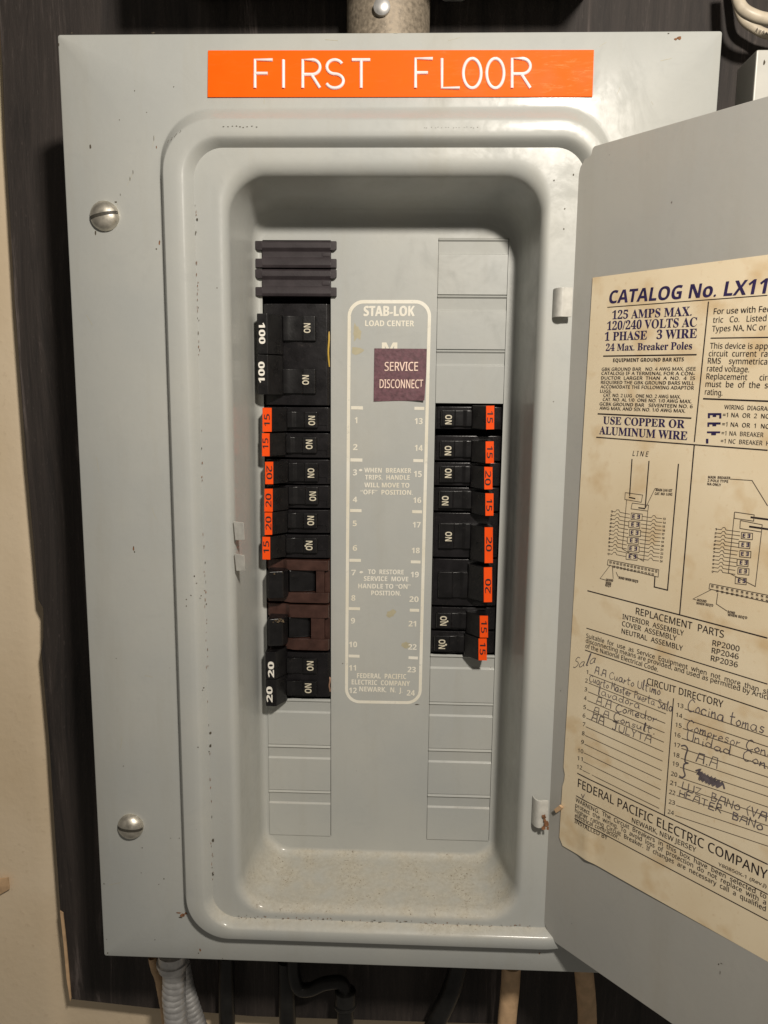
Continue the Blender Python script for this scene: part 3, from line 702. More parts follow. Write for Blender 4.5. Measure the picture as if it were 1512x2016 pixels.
# wiring diagrams
K(zB, 'L I N E', (585, 130), (690, 136), 34, slant=.2)
for p_ in ([(582, 152), (565, 405)], [(699, 165), (672, 490)], [(901, 185), (824, 1055), (733, 1033), (738, 958)], [(560, 415), (604, 425)], [(625, 487), (672, 494)]): dl(prk, zB, p_, .018)
def diagram(cs, L0, dx, xr, trm):
    E_ = []
    for i, (x, y) in enumerate(cs):
        dt(prn, zB, 'E', (x-25, y+13), (x-7, y+14), 27, weight=.02, res=1); dt(prn, zB, 'E', (x+8, y+15), (x+27, y+16), 27, weight=.02, res=1, mirror=True)
        o = 6 if i % 2 == 0 else -3
        dl(prt, zB, [(x-38+o, y-24), (x+38+o, y-16), (x+36+o, y+28), (x-40+o, y+20), (x-38+o, y-24)], .009)
        for q in (0, 1):
            a = (L0[0]-i*4.2-q*2, L0[1]+i*53+q*27); xm = a[0]+dx*.42
            dl(prt, zB, [a, (xm-18, a[1]+4), (xm-8, a[1]-10), (xm+6, a[1]-10), (xm+14, a[1]+7), (x-42, a[1]+20)], .008)
            if xr:
                b = (x+42, a[1]+34); xe = xr-i*4.4; xm = xe-72
                dl(prt, zB, [b, (xm-16, b[1]+10), (xm-4, b[1]-5), (xm+8, b[1]-4), (xm+18, b[1]+12), (xe-14, b[1]+16)], .008)
                dt(prt, zB, str(13+2*i+q), (xe-8, b[1]+24), (xe+10, b[1]+26), 14, res=1, weight=.02)
            dt(prt, zB, str(1+2*i+q), (a[0]-8, a[1]+8), (a[0]+4, a[1]+9), 14, res=1, weight=.02)
    (tx_, ty_), tl, sl = trm
    dl(prt, zB, [(tx_, ty_), (tx_+tl, ty_+tl*sl), (tx_+tl-5, ty_+tl*sl+50), (tx_-5, ty_+36), (tx_, ty_)], .009)
    for i in range(14):
        x = tx_+18+i*(tl-36)/13.0; y = ty_+14+(x-tx_)*sl
        for q in (0, 26):
            if q and i in (0, 13): continue
            dl(prt, zB, [(x-7, y+q-6), (x+6, y+q-6), (x+6, y+q+7), (x-7, y+q+6), (x-7, y+q-6), (x+6, y+q+7)], .006)
diagram([(608, 547), (601, 602), (597, 658), (591, 712), (587, 767), (582, 822)], (442, 512), 100, 802, ((415, 845), 350, .2))
diagram([(1365, 680), (1357, 742), (1354, 805), (1345, 865), (1341, 924), (1332, 990)], (1158, 634), 130, None, ((1115, 1010), 480, .2))
for p_ in ([(535, 383), (655, 400), (645, 450), (532, 430), (535, 383)], [(583, 455), (696, 470), (690, 510), (575, 495), (583, 455)], [(545, 430), (513, 770), (660, 856), (690, 510)], [(675, 488), (740, 355), (760, 355)],
            [(432, 880), (360, 975), (395, 985)], [(445, 885), (450, 975)], [(470, 930), (485, 965)], [(1285, 517), (1420, 537), (1416, 580), (1283, 560), (1285, 517)], [(1325, 575), (1475, 605), (1470, 655), (1322, 630), (1325, 575)],
            [(1285, 517), (1243, 935), (1428, 1030), (1470, 655)], [(1255, 290), (1405, 300), (1512, 475)], [(1128, 1050), (1000, 1115), (1020, 1122)], [(1170, 1075), (1160, 1150), (1235, 1200)]): dl(prt, zB, p_, .009)
dl(prk, zB, [(1395, 553), (1600, 580)], .025); dl(prk, zB, [(1385, 617), (1600, 648)], .025)
for s, a, b in (('MAIN LUG KIT', (745, 372), (858, 378)), ('CAT. NO. LUKI', (738, 398), (858, 404)), ('GROUND', (398, 992), (450, 998)), ('WHEN', (398, 1012), (436, 1018)), ("REQ'D", (396, 1028), (434, 1034)), ("BOND WHEN REQ'D", (488, 976), (622, 1005)),
                ('MAIN  BREAKER', (1103, 285), (1256, 292)), ('2 POLE TYPE', (1100, 308), (1240, 316)), ('NA ONLY', (1098, 332), (1192, 340)), ('GROUND', (1025, 1130), (1092, 1142)), ("WHEN REQ'D", (1022, 1152), (1138, 1170)), ('BOND', (1238, 1212), (1288, 1222)), ("WHEN REQ'D", (1238, 1232), (1372, 1255))):
    dt(prt, zB, s, a, b, 17, res=1, weight=.018)
dl(prk, zB, [(1010, 50), (907, 1225)], .018)
dl(prk, zB, [(272, 1059), (907, 1225)], .018); dl(prk, zC, [(907, 35), (1512, 195)], .018)
K(zC, 'REPLACEMENT  PARTS', (605, 30), (1210, 195), 45, weight=.008)
K(zC, 'INTERIOR  ASSEMBLY', (513, 62), (935, 180), 33); K(zC, 'COVER  ASSEMBLY', (510, 110), (885, 215), 33); K(zC, 'NEUTRAL  ASSEMBLY', (507, 162), (928, 284), 33)
K(zC, 'RP2000', (1133, 245), (1318, 288), 36); K(zC, 'RP2046', (1128, 297), (1312, 342), 36); K(zC, 'RP2036', (1122, 350), (1306, 398), 36)
dl(prk, zC, [(265, 127), (1512, 512)], .015)
K(zC, 'Suitable  for  use  as  Service  Equipment  when  not  more  than  six', (263, 192), (1512, 583), 29, prefix='Suitable  for  use  as  Service  Equipment  when  not  more  than  si', weight=.006, res=2)
K(zC, 'disconnecting means are provided, and used as permitted by Article', (260, 226), (1505, 617), 29, prefix='disconnecting means are provided, and used as permitted by Artic', weight=.006, res=2)
K(zC, 'of the National Electrical Code.', (258, 262), (757, 427), 29, weight=.006, res=2)
dl(prk, zC, [(255, 278), (1512, 700)], .015)
K(zC, 'CIRCUIT DIRECTORY', (681, 514), (1205, 676), 45, weight=.008)
nl = [(265, 440), (256, 500), (252, 560), (248, 620), (245, 682), (240, 740), (240, 800), (235, 862), (230, 922), (207, 980), (203, 1033), (200, 1092)]
for i, (x, y) in enumerate(nl):
    K(zC, str(i+1), (x, y), (x+(10 if i == 0 else 17 if i < 9 else 36), y+(3 if i < 9 else 10)), 26, weight=.008)
    dl(prt, zC, [(285-i*4, 445+i*60.0), (818-i*4.6, 652+i*65.0)], .010)
for i, (x, y) in enumerate([(890, 668), (882, 735), (878, 803), (870, 870), (868, 940), (863, 1008), (858, 1070), (848, 1140), (841, 1202), (835, 1265), (832, 1333), (825, 1402)]):
    K(zC, str(13+i), (x, y), (x+42, y+12), 28, weight=.008); dl(prt, zC, [(x+52, y+14), (1800, y+14+(1748-x)*.335)], .010)
dl(prk, zC, [(865, 610), (803, 1418)], .015)
dl(prk, zD, [(203, 75), (800, 365), (1512, 705)], .018)
K(zD, 'FEDERAL PACIFIC ELECTRIC COMPANY', (207, 168), (1506, 812), 56, weight=.01)
hv = dl(hnd, zD, [(232, 218), (243, 245), (255, 220)], .014)
K(zD, 'NEWARK, NEW JERSEY', (580, 412), (1018, 622), 32); dl(prk, zD, [(195, 230), (1512, 912)], .015)
dt(prt, zD, 'Y80850X-1 (Rev.J)', (1172, 712), (1502, 868), 22, weight=.006)
K(zD, 'WARNING.  The  Circuit  Breakers  in  this  box  have  been  selected  to', (192, 270), (1500, 945), 28, weight=.006, res=2)
K(zD, 'protect  the  wiring.  To  avoid  loss  of  protection  do  not  replace  with  a', (190, 307), (1498, 985), 28, weight=.006, res=2)
K(zD, 'higher  rating  Circuit  Breaker.  If  changes  are  necessary  call  a  qualified', (188, 343), (1496, 1030), 28, weight=.006, res=2)
K(zD, 'electrical contractor.', (187, 377), (490, 530), 28, weight=.006, res=2)
dl(prk, zD, [(185, 385), (1512, 1092)], .015)
K(zD, 'INSTALLED BY', (185, 415), (412, 535), 28, weight=.006)

# handwriting: single-stroke letters
HW = {'A': [[(0, 0), (.2, 1), (.6, 1), (.62, 0)], [(.05, .48), (.6, .45)]], 'a': [[(.5, .5), (.2, .55), (0, .25), (.15, 0), (.4, .1), (.5, .5), (.5, .1), (.62, 0)]],
 'b': [[(0, 1), (0, 0), (.35, .05), (.45, .35), (.1, .5)]], 'c': [[(.5, .45), (.2, .55), (0, .25), (.2, 0), (.5, .1)]], 'C': [[(.65, .85), (.4, 1.05), (.08, .7), (.05, .2), (.3, -.05), (.65, .15)]],
 'd': [[(.45, .4), (.15, .5), (0, .2), (.2, 0), (.45, .2), (.5, 1.05), (.5, .1), (.6, 0)]], 'e': [[(0, .25), (.4, .3), (.3, .55), (.05, .35), (.1, .05), (.45, .05)]],
 'g': [[(.4, .5), (.1, .5), (.05, .15), (.4, .2), (.42, .5), (.4, -.35), (.1, -.4)]], 'i': [[(.1, .5), (.12, 0), (.2, .02)], [(.12, .7), (.14, .76)]], 'l': [[(.05, 0), (.1, 1.05), (.2, 1.05), (.1, .05), (.25, 0)]],
 'm': [[(0, 0), (.05, .5), (.1, .35), (.28, .5), (.3, 0), (.33, .35), (.5, .5), (.55, 0), (.62, .03)]], 'n': [[(0, 0), (.03, .5), (.08, .35), (.3, .5), (.38, 0), (.45, .03)]],
 'o': [[(.2, .5), (0, .25), (.15, 0), (.4, .2), (.3, .5), (.15, .5)]], 'p': [[(.05, .5), (0, -.4)], [(.03, .4), (.3, .55), (.4, .25), (.05, .1)]], 'r': [[(0, 0), (.05, .5), (.08, .35), (.35, .5)]],
 's': [[(.4, .45), (.15, .5), (.1, .3), (.35, .2), (.25, 0), (0, .05)]], 't': [[(.15, 1), (.12, .1), (.3, 0)], [(-.05, .62), (.42, .66)]], 'u': [[(0, .5), (.02, .1), (.25, .02), (.4, .5), (.42, .05), (.5, 0)]],
 'v': [[(0, .5), (.18, 0), (.4, .5)]], 'y': [[(0, .5), (.15, .1), (.4, .5)], [(.4, .5), (.1, -.4)]],
 'P': [[(.05, 0), (.08, 1)], [(.0, .95), (.45, 1), (.5, .6), (.08, .5)]], 'S': [[(.5, .9), (.2, 1.05), (.05, .75), (.4, .5), (.5, .2), (.2, -.03), (0, .12)]], 'M': [[(0, 0), (.08, 1), (.3, .4), (.55, 1), (.62, 0)]],
 'J': [[(0, 1), (.6, 1)], [(.35, 1), (.36, .15), (.15, -.03), (0, .15)]], 'U': [[(0, 1), (0, .2), (.2, 0), (.5, .1), (.52, 1)]], 'L': [[(.1, 1), (.05, 0), (.5, .02)]], 'Y': [[(0, 1), (.25, .5), (.5, 1)], [(.25, .5), (.2, 0)]],
 'T': [[(0, 1), (.6, 1)], [(.3, 1), (.3, 0)]], 'I': [[(.1, 1), (.1, 0)]], 'Z': [[(0, .95), (.5, 1), (.05, .02), (.55, 0)]], 'B': [[(.05, 0), (.05, 1), (.4, .95), (.35, .6), (.08, .52), (.5, .45), (.45, .05), (0, 0)]],
 'N': [[(0, 0), (.05, 1), (.5, 0), (.55, 1)]], 'O': [[(.25, .8), (0, .45), (.15, .05), (.45, .25), (.4, .7), (.25, .8)]], 'H': [[(.02, 1), (0, 0)], [(.5, 1), (.5, 0)], [(0, .5), (.5, .52)]], 'E': [[(.5, 1), (.05, .95), (0, 0), (.5, .02)], [(.02, .5), (.4, .52)]],
 'R': [[(0, 0), (.05, 1), (.4, 1), (.42, .6), (.06, .5), (.5, 0)]], 'V': [[(0, 1), (.25, 0), (.5, 1)]], '.': [[(.08, 0), (.12, .08), (.18, .02)]], '(': [[(.3, 1.1), (.05, .6), (.25, -.1)]]}
def smoothst(st, n=3):
    if len(st) < 3: return st
    out = []
    for i in range(len(st)-1):
        p0 = st[max(i-1, 0)]; p1 = st[i]; p2 = st[i+1]; p3 = st[min(i+2, len(st)-1)]
        for k in range(n):
            t = k/n; out.append(tuple(.5*(2*p1[q]+(p2[q]-p0[q])*t+(2*p0[q]-5*p1[q]+4*p2[q]-p3[q])*t*t+(3*p1[q]-p0[q]-3*p2[q]+p3[q])*t**3) for q in (0, 1)))
    out.append(st[-1]); return out
def hand(zf, s, a, b, h, wd=.0125, slant=.05, extra=''):
    a, b = (a[0], a[1]-10), (b[0], b[1]-10); A, B = dr(*zf(*a)), dr(*zf(*b)); q = zf(*a); hz = abs((dr(q[0], q[1]-h/3.5)-A).z)
    adv = []; x = 0
    for c in s+extra:
        adv.append(x)
        x += .42 if c == ' ' else (max(p[0] for st in HW[c] for p in st)+.16)
        if c == s[-1] and len(adv) == len(s): tot = x
    e1 = (B-A)/tot; e2 = Vector((0, 0, hz))
    for c, x in zip(s+extra, adv):
        if c == ' ': continue
        j = random.uniform(-.06, .06); sc_ = random.uniform(.9, 1.1)
        for st in HW[c]:
            st2 = smoothst(st) if c.islower() or c in 'CSUOJ(' else st
            hnd.ribbon([A+e1*(x+px+slant*py+random.uniform(-.012, .012))+e2*(py*sc_+j+random.uniform(-.012, .012)) for px, py in st2], wd*random.uniform(.65, 1.2), DN)
hand(zC, 'Sala', (172, 412), (335, 375), 62, slant=.3); hand(zC, 'A.A Cuarto Ultimo', (322, 448), (780, 600), 50)
hand(zC, 'Cuarto Master Puerta Sala', (285, 503), (865, 718), 50); hand(zC, 'lavadora', (345, 590), (642, 697), 52); hand(zC, 'A.A Comedor', (330, 662), (757, 790), 52)
hand(zC, 'A.A Consult.', (312, 722), (745, 870), 50, wd=.014); hand(zC, 'AA  JULYTA', (300, 772), (718, 935), 48, wd=.014)
hand(zC, 'Cocina tomas', (962, 700), (1498, 868), 78, extra='', wd=.0135); hand(zC, 'Compresor Con', (955, 835), (1512, 1015), 62, extra='s'); hand(zC, 'Unidad  Con', (958, 905), (1512, 1105), 62, extra='s')
hand(zC, 'A.A', (1020, 1058), (1175, 1110), 72, wd=.014); hand(zD, 'LUZ  BANO (VA', (920, 190), (1512, 425), 54, wd=.014); hand(zD, 'HEATER  BANO', (905, 240), (1485, 490), 52, wd=.014)
for st in ([(918, 938), (945, 935), (962, 960), (950, 1000), (945, 1045), (968, 1056)], [(968, 1056), (940, 1062), (935, 1100), (945, 1140), (925, 1155), (905, 1142)]):
    hnd.ribbon([dr(*zC(*q)) for q in smoothst(st)], .022, DN)
pts = [(1018, 1110), (1050, 1100), (1030, 1130), (1060, 1120), (1040, 1165), (1080, 1130), (1060, 1175), (1100, 1140), (1085, 1185), (1125, 1150), (1105, 1195), (1150, 1160), (1130, 1205), (1175, 1175), (1160, 1215), (1200, 1190), (1215, 1235)]
hnd.ribbon([dr(*zC(*q)) for q in smoothst(pts)], .026, DN)
hnd.ribbon([dr(*zC(x+6, y+8)) for x, y in smoothst(pts[2:-1])], .022, DN)
for P_, nm, mt in ((prn, 'bold_printing', 'navy'), (prk, 'printing', 'ink'), (prt, 'diagram_lines', 'pencil'), (hnd, 'handwriting', 'pen')):
    off = []
    for p_ in P_.v:
        lift = (p_-Vector((HX, HY, 0))).dot(DN); s = (p_-Vector((HX, HY, 0))).dot(DDIR)
        base = pl(s, p_.z); off.append(base+DN*lift)
    P_.v = off; tag(P_.build(nm, M[mt], door), kind='stuff')
# torn corner scrap by the lower hinge
mb = MB(); mb.slab([dr(1094, 1592, .03), dr(1104, 1584, .03), dr(1110, 1589, .03), (dr(1107, 1593, .03)), dr(1098, 1599, .03)], DN, .05); mb.build('paper_scrap', M['tan'], door)
mb = MB()
for (u, v, rx, ry) in ((1421, 1897, .03, .01), (1415, 1898, .015, .02), (1418, 1915, .008, .06), (1126, 1818, .012, .012), (1095, 1150, .02, .03), (1104, 1360, .012, .02), (1088, 1278, .01, .012)):
    blob(mb, dr(u, v, .001), DDIR, Z3, DN, rx*.7, ry*.7)
tag(mb.build('grime_specks', M['grime'], door), kind='stuff')

# ---------------------------------------------------------------- breakers
def amp_text(P_, s, uc, vc, wcap, ln, down, y):
    """rotated number: reads upwards, or downwards when down is set"""
    if down: A = at(uc-wcap/2, vc-ln/2, y); B = at(uc-wcap/2, vc+ln/2, y); U = at(uc+wcap/2, vc-ln/2, y)
    else: A = at(uc+wcap/2, vc+ln/2, y); B = at(uc+wcap/2, vc-ln/2, y); U = at(uc-wcap/2, vc+ln/2, y)
    B = Vector((A.x, y, B.z)); U = Vector((U.x, y, A.z))
    P_.text((bold if s == 'ON' or s in ('100',) or P_.big else sans)(s), A, B, U, FRONT, strike=0 if s == 'ON' else .02)
HT = .42
def handle_profile(side, uin, umid, udrum, ublk, t_in, t_out, vc, h=HT):
    """x, y outline of rocker + raised outer block; pixel columns measured at row vc"""
    X = lambda u, y: at(u, vc, y).x
    o = 1 if side == 'R' else -1
    x_t1, x_t0 = X(t_out, -h), X(t_in, -h)
    return [(X(uin, -.13), .02), (X(uin, -.13), -.12), (X(uin, -.145)+.02*o, -.145), (X(umid, -.155), -.155), (X(umid, -.15)+.015*o, -.135), (X((umid+udrum)/2, -.12)-.10*o*0, -.125), (X((umid*.3+udrum*.7), -.14), -.155),
            (X(udrum, -.15), -.15), (X(udrum, -.15)+.01*o, -.16), (x_t0-.012*o, -h+.02), (x_t0, -h), (x_t1, -h), (x_t1+.01*o, -h+.04), (x_t1+.0*o, .02)]
def breaker(side, vt, vb, hv, px, tv=None, amps=None, on=None, label='', group=None, down=False, ondown=None, dot=None, blk=None, name='circuit_breaker', tapepx=None, numwhite=None, body='blackb', vcol=None):
    x0, x1 = (LX0+.015, LX1-.02) if side == 'L' else (RX0+.015, RX1-.02)
    vc = (vt+vb)/2; zt, zb = at(600 if side == 'L' else 900, vt, -.05).z, at(600 if side == 'L' else 900, vb, -.05).z
    root = thing(name, ((x0+x1)/2, .5, zb), label, 'circuit breaker', group)
    m = MB(); xi = x1 if side == 'L' else x0; o = -1 if side == 'L' else 1
    L_ = abs(x1-x0)
    # body: shoulder at the centre edge, gently crowned face, falling away to the outside
    prof = [(xi, .5), (xi, -.03), (xi+o*.03, -.05), (xi+o*.16, -.055), (xi+o*.45, -.075), (xi+o*.8, -.06), (xi+o*(L_-.12), -.035), (xi+o*(L_-.03), -.02), (xi+o*L_, .02), (xi+o*L_, .5)]
    m.prism_z(prof, zb+.012, zt-.008)
    bd = m.build('body', M[body], root, bevel=.012)
    ti, to = px[4], px[5]
    hz1, hz0 = at(600 if side == 'L' else 900, hv[0], -.15).z, at(600 if side == 'L' else 900, hv[1], -.15).z
    bz1, bz0 = (at(ti, (blk or tv or hv)[0], -HT).z, at(ti, (blk or tv or hv)[1], -HT).z)
    P_ = handle_profile(side, px[0], px[1], px[2], px[3], ti, to, vc)
    m = MB(); rock = P_[:8]+[(P_[7][0]+o*.04, .02)]
    m.prism_z(rock, hz0, hz1)
    blkp = [(P_[7][0]-o*.01, .03), (P_[7][0]+o*.0, -.13), (P_[7][0]+o*.02, -.165)]+P_[9:]
    m.prism_z(blkp, bz0, bz1)
    hd = m.build('handle', M['black'], root, bevel=.014)
    if on:
        q = Print(.003)
        y = -.150
        amp_text(q, 'ON', on[0], on[1], on[2] if len(on) > 2 else 12.5, on[3] if len(on) > 3 else 18.5, side == 'R' if ondown is None else ondown, y-.004)
        if dot: q.poly([at(dot[0]+1.9*math.cos(a*.785), dot[1]+1.9*math.sin(a*.785), y-.004) for a in range(8)], FRONT)
        for p in q.v: p.y -= .003
        q.build('on_marking', M['cream'] if not numwhite else M['white'], hd)
    if tv:
        a, b = (tapepx or (ti, to)); y = -HT-.004; m = MB()
        j = random.uniform(-.01, .01)
        pts = [at(a, tv[0], y), at(b, tv[0]+random.uniform(-.6, .6), y), at(b+random.uniform(-.6, .6), tv[1], y), at(a, tv[1]+random.uniform(-.6, .6), y)]
        m.slab(pts, (0, -1, 0), .010)
        tp = m.build('rating_tape', M['orange'], root)
        q = Print(.002); amp_text(q, amps[0], amps[1], amps[2], 10.5, amps[3] if len(amps) > 3 else 23, down, y-.012)
        for p in q.v: p.y -= .002
        q.build('number', M['ink'], tp)
    # moulded ribs by the centre edge
    m = MB(); zc = (hz0+hz1)/2; xa = at(px[0], vc, -.06).x
    m.box((min(xa, xi+o*.05), -.0665, zc-.10-.006), (max(xa, xi+o*.05), -.03, zc-.10+.006)); m.box((xi+o*.05-.007, -.068, zc-.10), (xi+o*.05+.007, -.03, zb+.06))
    m.build('moulded_rib', M['blackb'] if body != 'brown' else M['brown'], root, bevel=.003, seg=1)
    return root, bd, hd
LPX = lambda d: (627+d, 600+d, 566+d, 538+d, 535+d, 517+d)
G1 = 'slim breakers in the left column'; G2 = 'breakers in the right column'
breaker('L', 801, 850, (811, 842), (626, 600, 565, 0, 535, 517), (803, 850), ('15', 526, 827), (614, 828), label='left column breaker with orange 15 tape, directly below the double 100 breaker', group=G1)
breaker('L', 852, 902, (861, 892), (624, 596, 563, 0, 531, 516), (853, 898), ('15', 523, 873, 20), (609, 875), label='left column breaker whose orange tape carries a smudged 15, second of the orange row', group=G1)
breaker('L', 904, 954, (912, 948), (627, 600, 568, 0, 538, 522), (909, 953), ('20', 530, 930, 26), (612, 931), label='left column breaker mounted upside down, its orange 20 reading downwards', group=G1, down=True, ondown=True)
breaker('L', 955, 1001, (959, 993), (627, 602, 568, 0, 537, 521), (962, 1007), ('20', 529, 985, 26), (616, 977), label='left column breaker with upright orange 20, just under the upside down one', group=G1)
breaker('L', 1003, 1050, (1011, 1040), (625, 598, 566, 0, 536, 521), (1009, 1053), ('20', 529, 1030, 26), (612, 1025), label='left column breaker, the lower of two alike orange 20 tapes touching end to end', group=G1)
breaker('L', 1052, 1099, (1060, 1089), (625, 598, 563, 0, 532, 517), (1057, 1101), ('15', 524.5, 1077), (609, 1074), dot=(601.5, 1074.5), label='left column breaker with orange 15 tape, directly above the brown breakers', group=G1)
# right column
RP = [((868, 895, 929, 0, 957, 973), 800, 846, (808, 839), (799, 845), ('15', 965, 821), (883, 826), 'right column breaker with orange 15 tape, topmost, below the grey blanks', None),
      ((866, 894, 928, 0, 956, 972), 857, 908, (868, 900), (869, 912), ('15', 964.5, 890), (882, 887), 'right column breaker with orange 15 tape, below the gap under the topmost one', None),
      ((866, 893, 926, 0, 953.5, 969.5), 910, 957, (918, 950), (919, 963), ('20', 961, 941, 28), (882.5, 931.5), 'right column slim breaker with orange 20 tape, between two marked 15', None),
      ((864, 891, 928, 0, 955.5, 971.5), 959, 1007, (967, 1001), (971, 1015), ('15', 963.5, 994), (876.5, 985.5), 'right column breaker with orange 15 tape, above the first wide breaker', None),
      ((864, 893, 926, 0, 954, 970), 1009, 1098, (1031, 1080), (1038, 1108), ('20', 963, 1071, 28), (883, 1056), 'wide right column breaker marked ON with tape 20 reading downwards', None),
      ((863, 890, 921, 0, 952.5, 968.5), 1100, 1193, (1127, 1177), (1117, 1185), ('20', 960.5, 1154, 28), None, 'wide right column breaker with blank rocker and its 20 tape upside down', None)]
for i, (px, vt, vb, hv, tv, am, on, lab, _) in enumerate(RP):
    breaker('R', vt, vb, hv, px, tv, am, on, label=lab, group=G2, down=(i != 5))
breaker('R', 1195, 1240, (1208, 1237), (859, 888, 918, 0, 944.5, 960.5), (1212, 1255), ('15', 953, 1234), (873, 1222), dot=(881, 1223), label='upper of the pair of 15 breakers at the bottom of the right column', group=G2, down=True)
breaker('R', 1242, 1286, (1253, 1283), (855, 884, 914, 0, 942, 958), (1257, 1300), ('15', 950.5, 1277), (870, 1268), dot=(878, 1269), label='lowest right column breaker, its taped handle overhanging the grey blank', group=G2, down=True)

# double 100 main breaker
def double(name, vt, vb, hvs, blkv, px, nums, ons, label, numpx):
    root = thing(name, (.07, .5, at(600, vb, -.05).z), label, 'circuit breaker')
    x0, x1 = LX0+.015, LX1-.02; zt, zb = at(600, vt, -.05).z, at(600, vb, -.05).z; m = MB()
    prof = [(x1, .5), (x1, -.03), (x1-.05, -.06), (x1-.5, -.085), (x1-.9, -.06), (x0+.05, -.03), (x0, .02), (x0, .5)]
    m.prism_z(prof, zb+.01, zt-.01); m.build('body', M['blackb'], root, bevel=.014)
    for hv, on in zip(hvs, ons):
        vc = sum(hv)/2; P_ = handle_profile('L', px[0], px[1], px[2], 0, px[4], px[5], vc)
        m = MB(); m.prism_z(P_[:8]+[(P_[7][0]-.04, .02)], at(600, hv[1], -.15).z, at(600, hv[0], -.15).z)
        r = m.build('rocker', M['black'], root, bevel=.014)
        q = Print(.003); amp_text(q, 'ON', on[0], on[1], 12.5, 19, False, -.154)
        for p in q.v: p.y -= .003
        q.build('on_marking', M['cream'], r)
    vc = sum(blkv)/2; P_ = handle_profile('L', px[0], px[1], px[2], 0, px[4], px[5], vc)
    m = MB(); z1, z0 = at(px[4], blkv[0], -HT).z, at(px[4], blkv[1], -HT).z; zm = (z1+z0)/2
    bp = [(P_[7][0]+.01, .03), (P_[7][0], -.13), (P_[7][0]-.02, -.165)]+P_[9:]
    m.prism_z(bp, zm+.006, z1); m.prism_z(bp, z0, zm-.006)
    tie = m.build('tie_handle', M['black'], root, bevel=.014)
    q = Print(.003); q.big = True
    for s, uc, v, dn in nums: amp_text(q, s, uc, v, numpx[0], numpx[1], dn, -HT-.003)
    for p in q.v: p.y -= .003
    q.build('number', M['white'], tie)
    return root
double('double_breaker', 597, 799, ((622, 671), (727, 775)), (617, 777), (622, 597, 557, 0, 527, 507), (('100', 515.5, 656, True), ('100', 515.5, 733, False)), ((605, 646), (602, 748)), 'large black double breaker marked 100 twice, top of the left column', (11.5, 41))
double('double_breaker', 1283, 1372, ((1297, 1326), (1342, 1370)), (1284, 1391), (624, 597, 564, 0, 543, 523), (('20', 534, 1318, False), ('20', 531, 1367, False)), ((611, 1311), (607, 1355)), 'black double breaker marked 20 twice in white, bottom of the left column', (11, 30))

# brown breakers with square handle wells
def brown(vt, vb, wv, wu, bv, bu, label, dusty):
    root = thing('circuit_breaker', (.07, .5, at(600, vb, -.05).z), label, 'circuit breaker', 'wide brown breakers')
    x0, x1 = LX0+.015, LX1-.02; z = lambda v, y=-.1: at(600, v, y).z
    zt, zb = z(vt), z(vb); wx0, wx1 = at(wu[0], (vt+vb)/2, -.1).x, at(wu[1], (vt+vb)/2, -.1).x; wz1, wz0 = z(wv[0]), z(wv[1])
    m = MB(); y = -.11
    m.prism_z([(x0, .5), (x0, .03), (x0+.05, -.02), (wx0-.1, -.04), (wx0-.02, y), (x1-.06, y-.015), (x1-.02, y+.02), (x1, 0), (x1, .5)], wz1, zt-.012)
    m.prism_z([(x0, .5), (x0, .03), (x0+.05, -.02), (wx0-.12, -.03), (wx0+.06, y), (x1-.06, y-.01), (x1-.02, y+.02), (x1, 0), (x1, .5)], zb+.012, wz0)
    m.box((wx1, y+.012, wz0), (x1-.10, .5, wz1)); m.box((x1-.10, -.03, wz0), (x1, .5, wz1)); m.box((x0, .12, wz0), (wx1, .5, wz1))
    m.build('body', M['brown'], root, bevel=.012)
    vc = (vt+vb)/2; bx0, bx1 = at(bu[0], vc, -.40).x, at(bu[1], vc, -.20).x; z1, z0 = at(540, bv[0], -.38).z, at(540, bv[1], -.38).z
    m = MB()
    m.prism_z([(wx1-.02, .1), (wx1-.03, .02), (wx1-.12, -.02), (wx1-.28, -.05), (bx1+.06, -.08), (bx1+.02, -.10), (bx1, .1)], wz0+.01, wz1-.01)
    m.prism_z([(bx1, .05), (bx1+.01, -.2), (bx1-.06, -.36), (bx0+.06, -.42), (bx0, -.38), (bx0, .05)], z0, z1)
    h = m.build('handle', M['black'], root, bevel=.02)
    q = Print(.002); A_ = at(bu[0]+12, bv[1]-14, -.40)
    q2 = MB()
    for i in range(30 if dusty else 3):
        blob(q2, (random.uniform(bx0+.08, bx1-.02), -.36 if random.random() < .5 else -.405, z1-random.uniform(.0, .06)), X3, Z3, FRONT, random.uniform(.01, .035), random.uniform(.006, .016), lift=.02, n=6)
    tag(q2.build('settled_dust', M['dust'], h), kind='stuff')
brown(1102, 1188, (1123, 1167), (567, 622), (1125, 1178), (524, 566), 'upper brown breaker with square handle well, below the orange taped row', False)
brown(1190, 1281, (1216, 1258), (572, 612), (1218, 1272), (526, 565), 'lower brown breaker, dust on its handle, above the double 20 breaker', True)

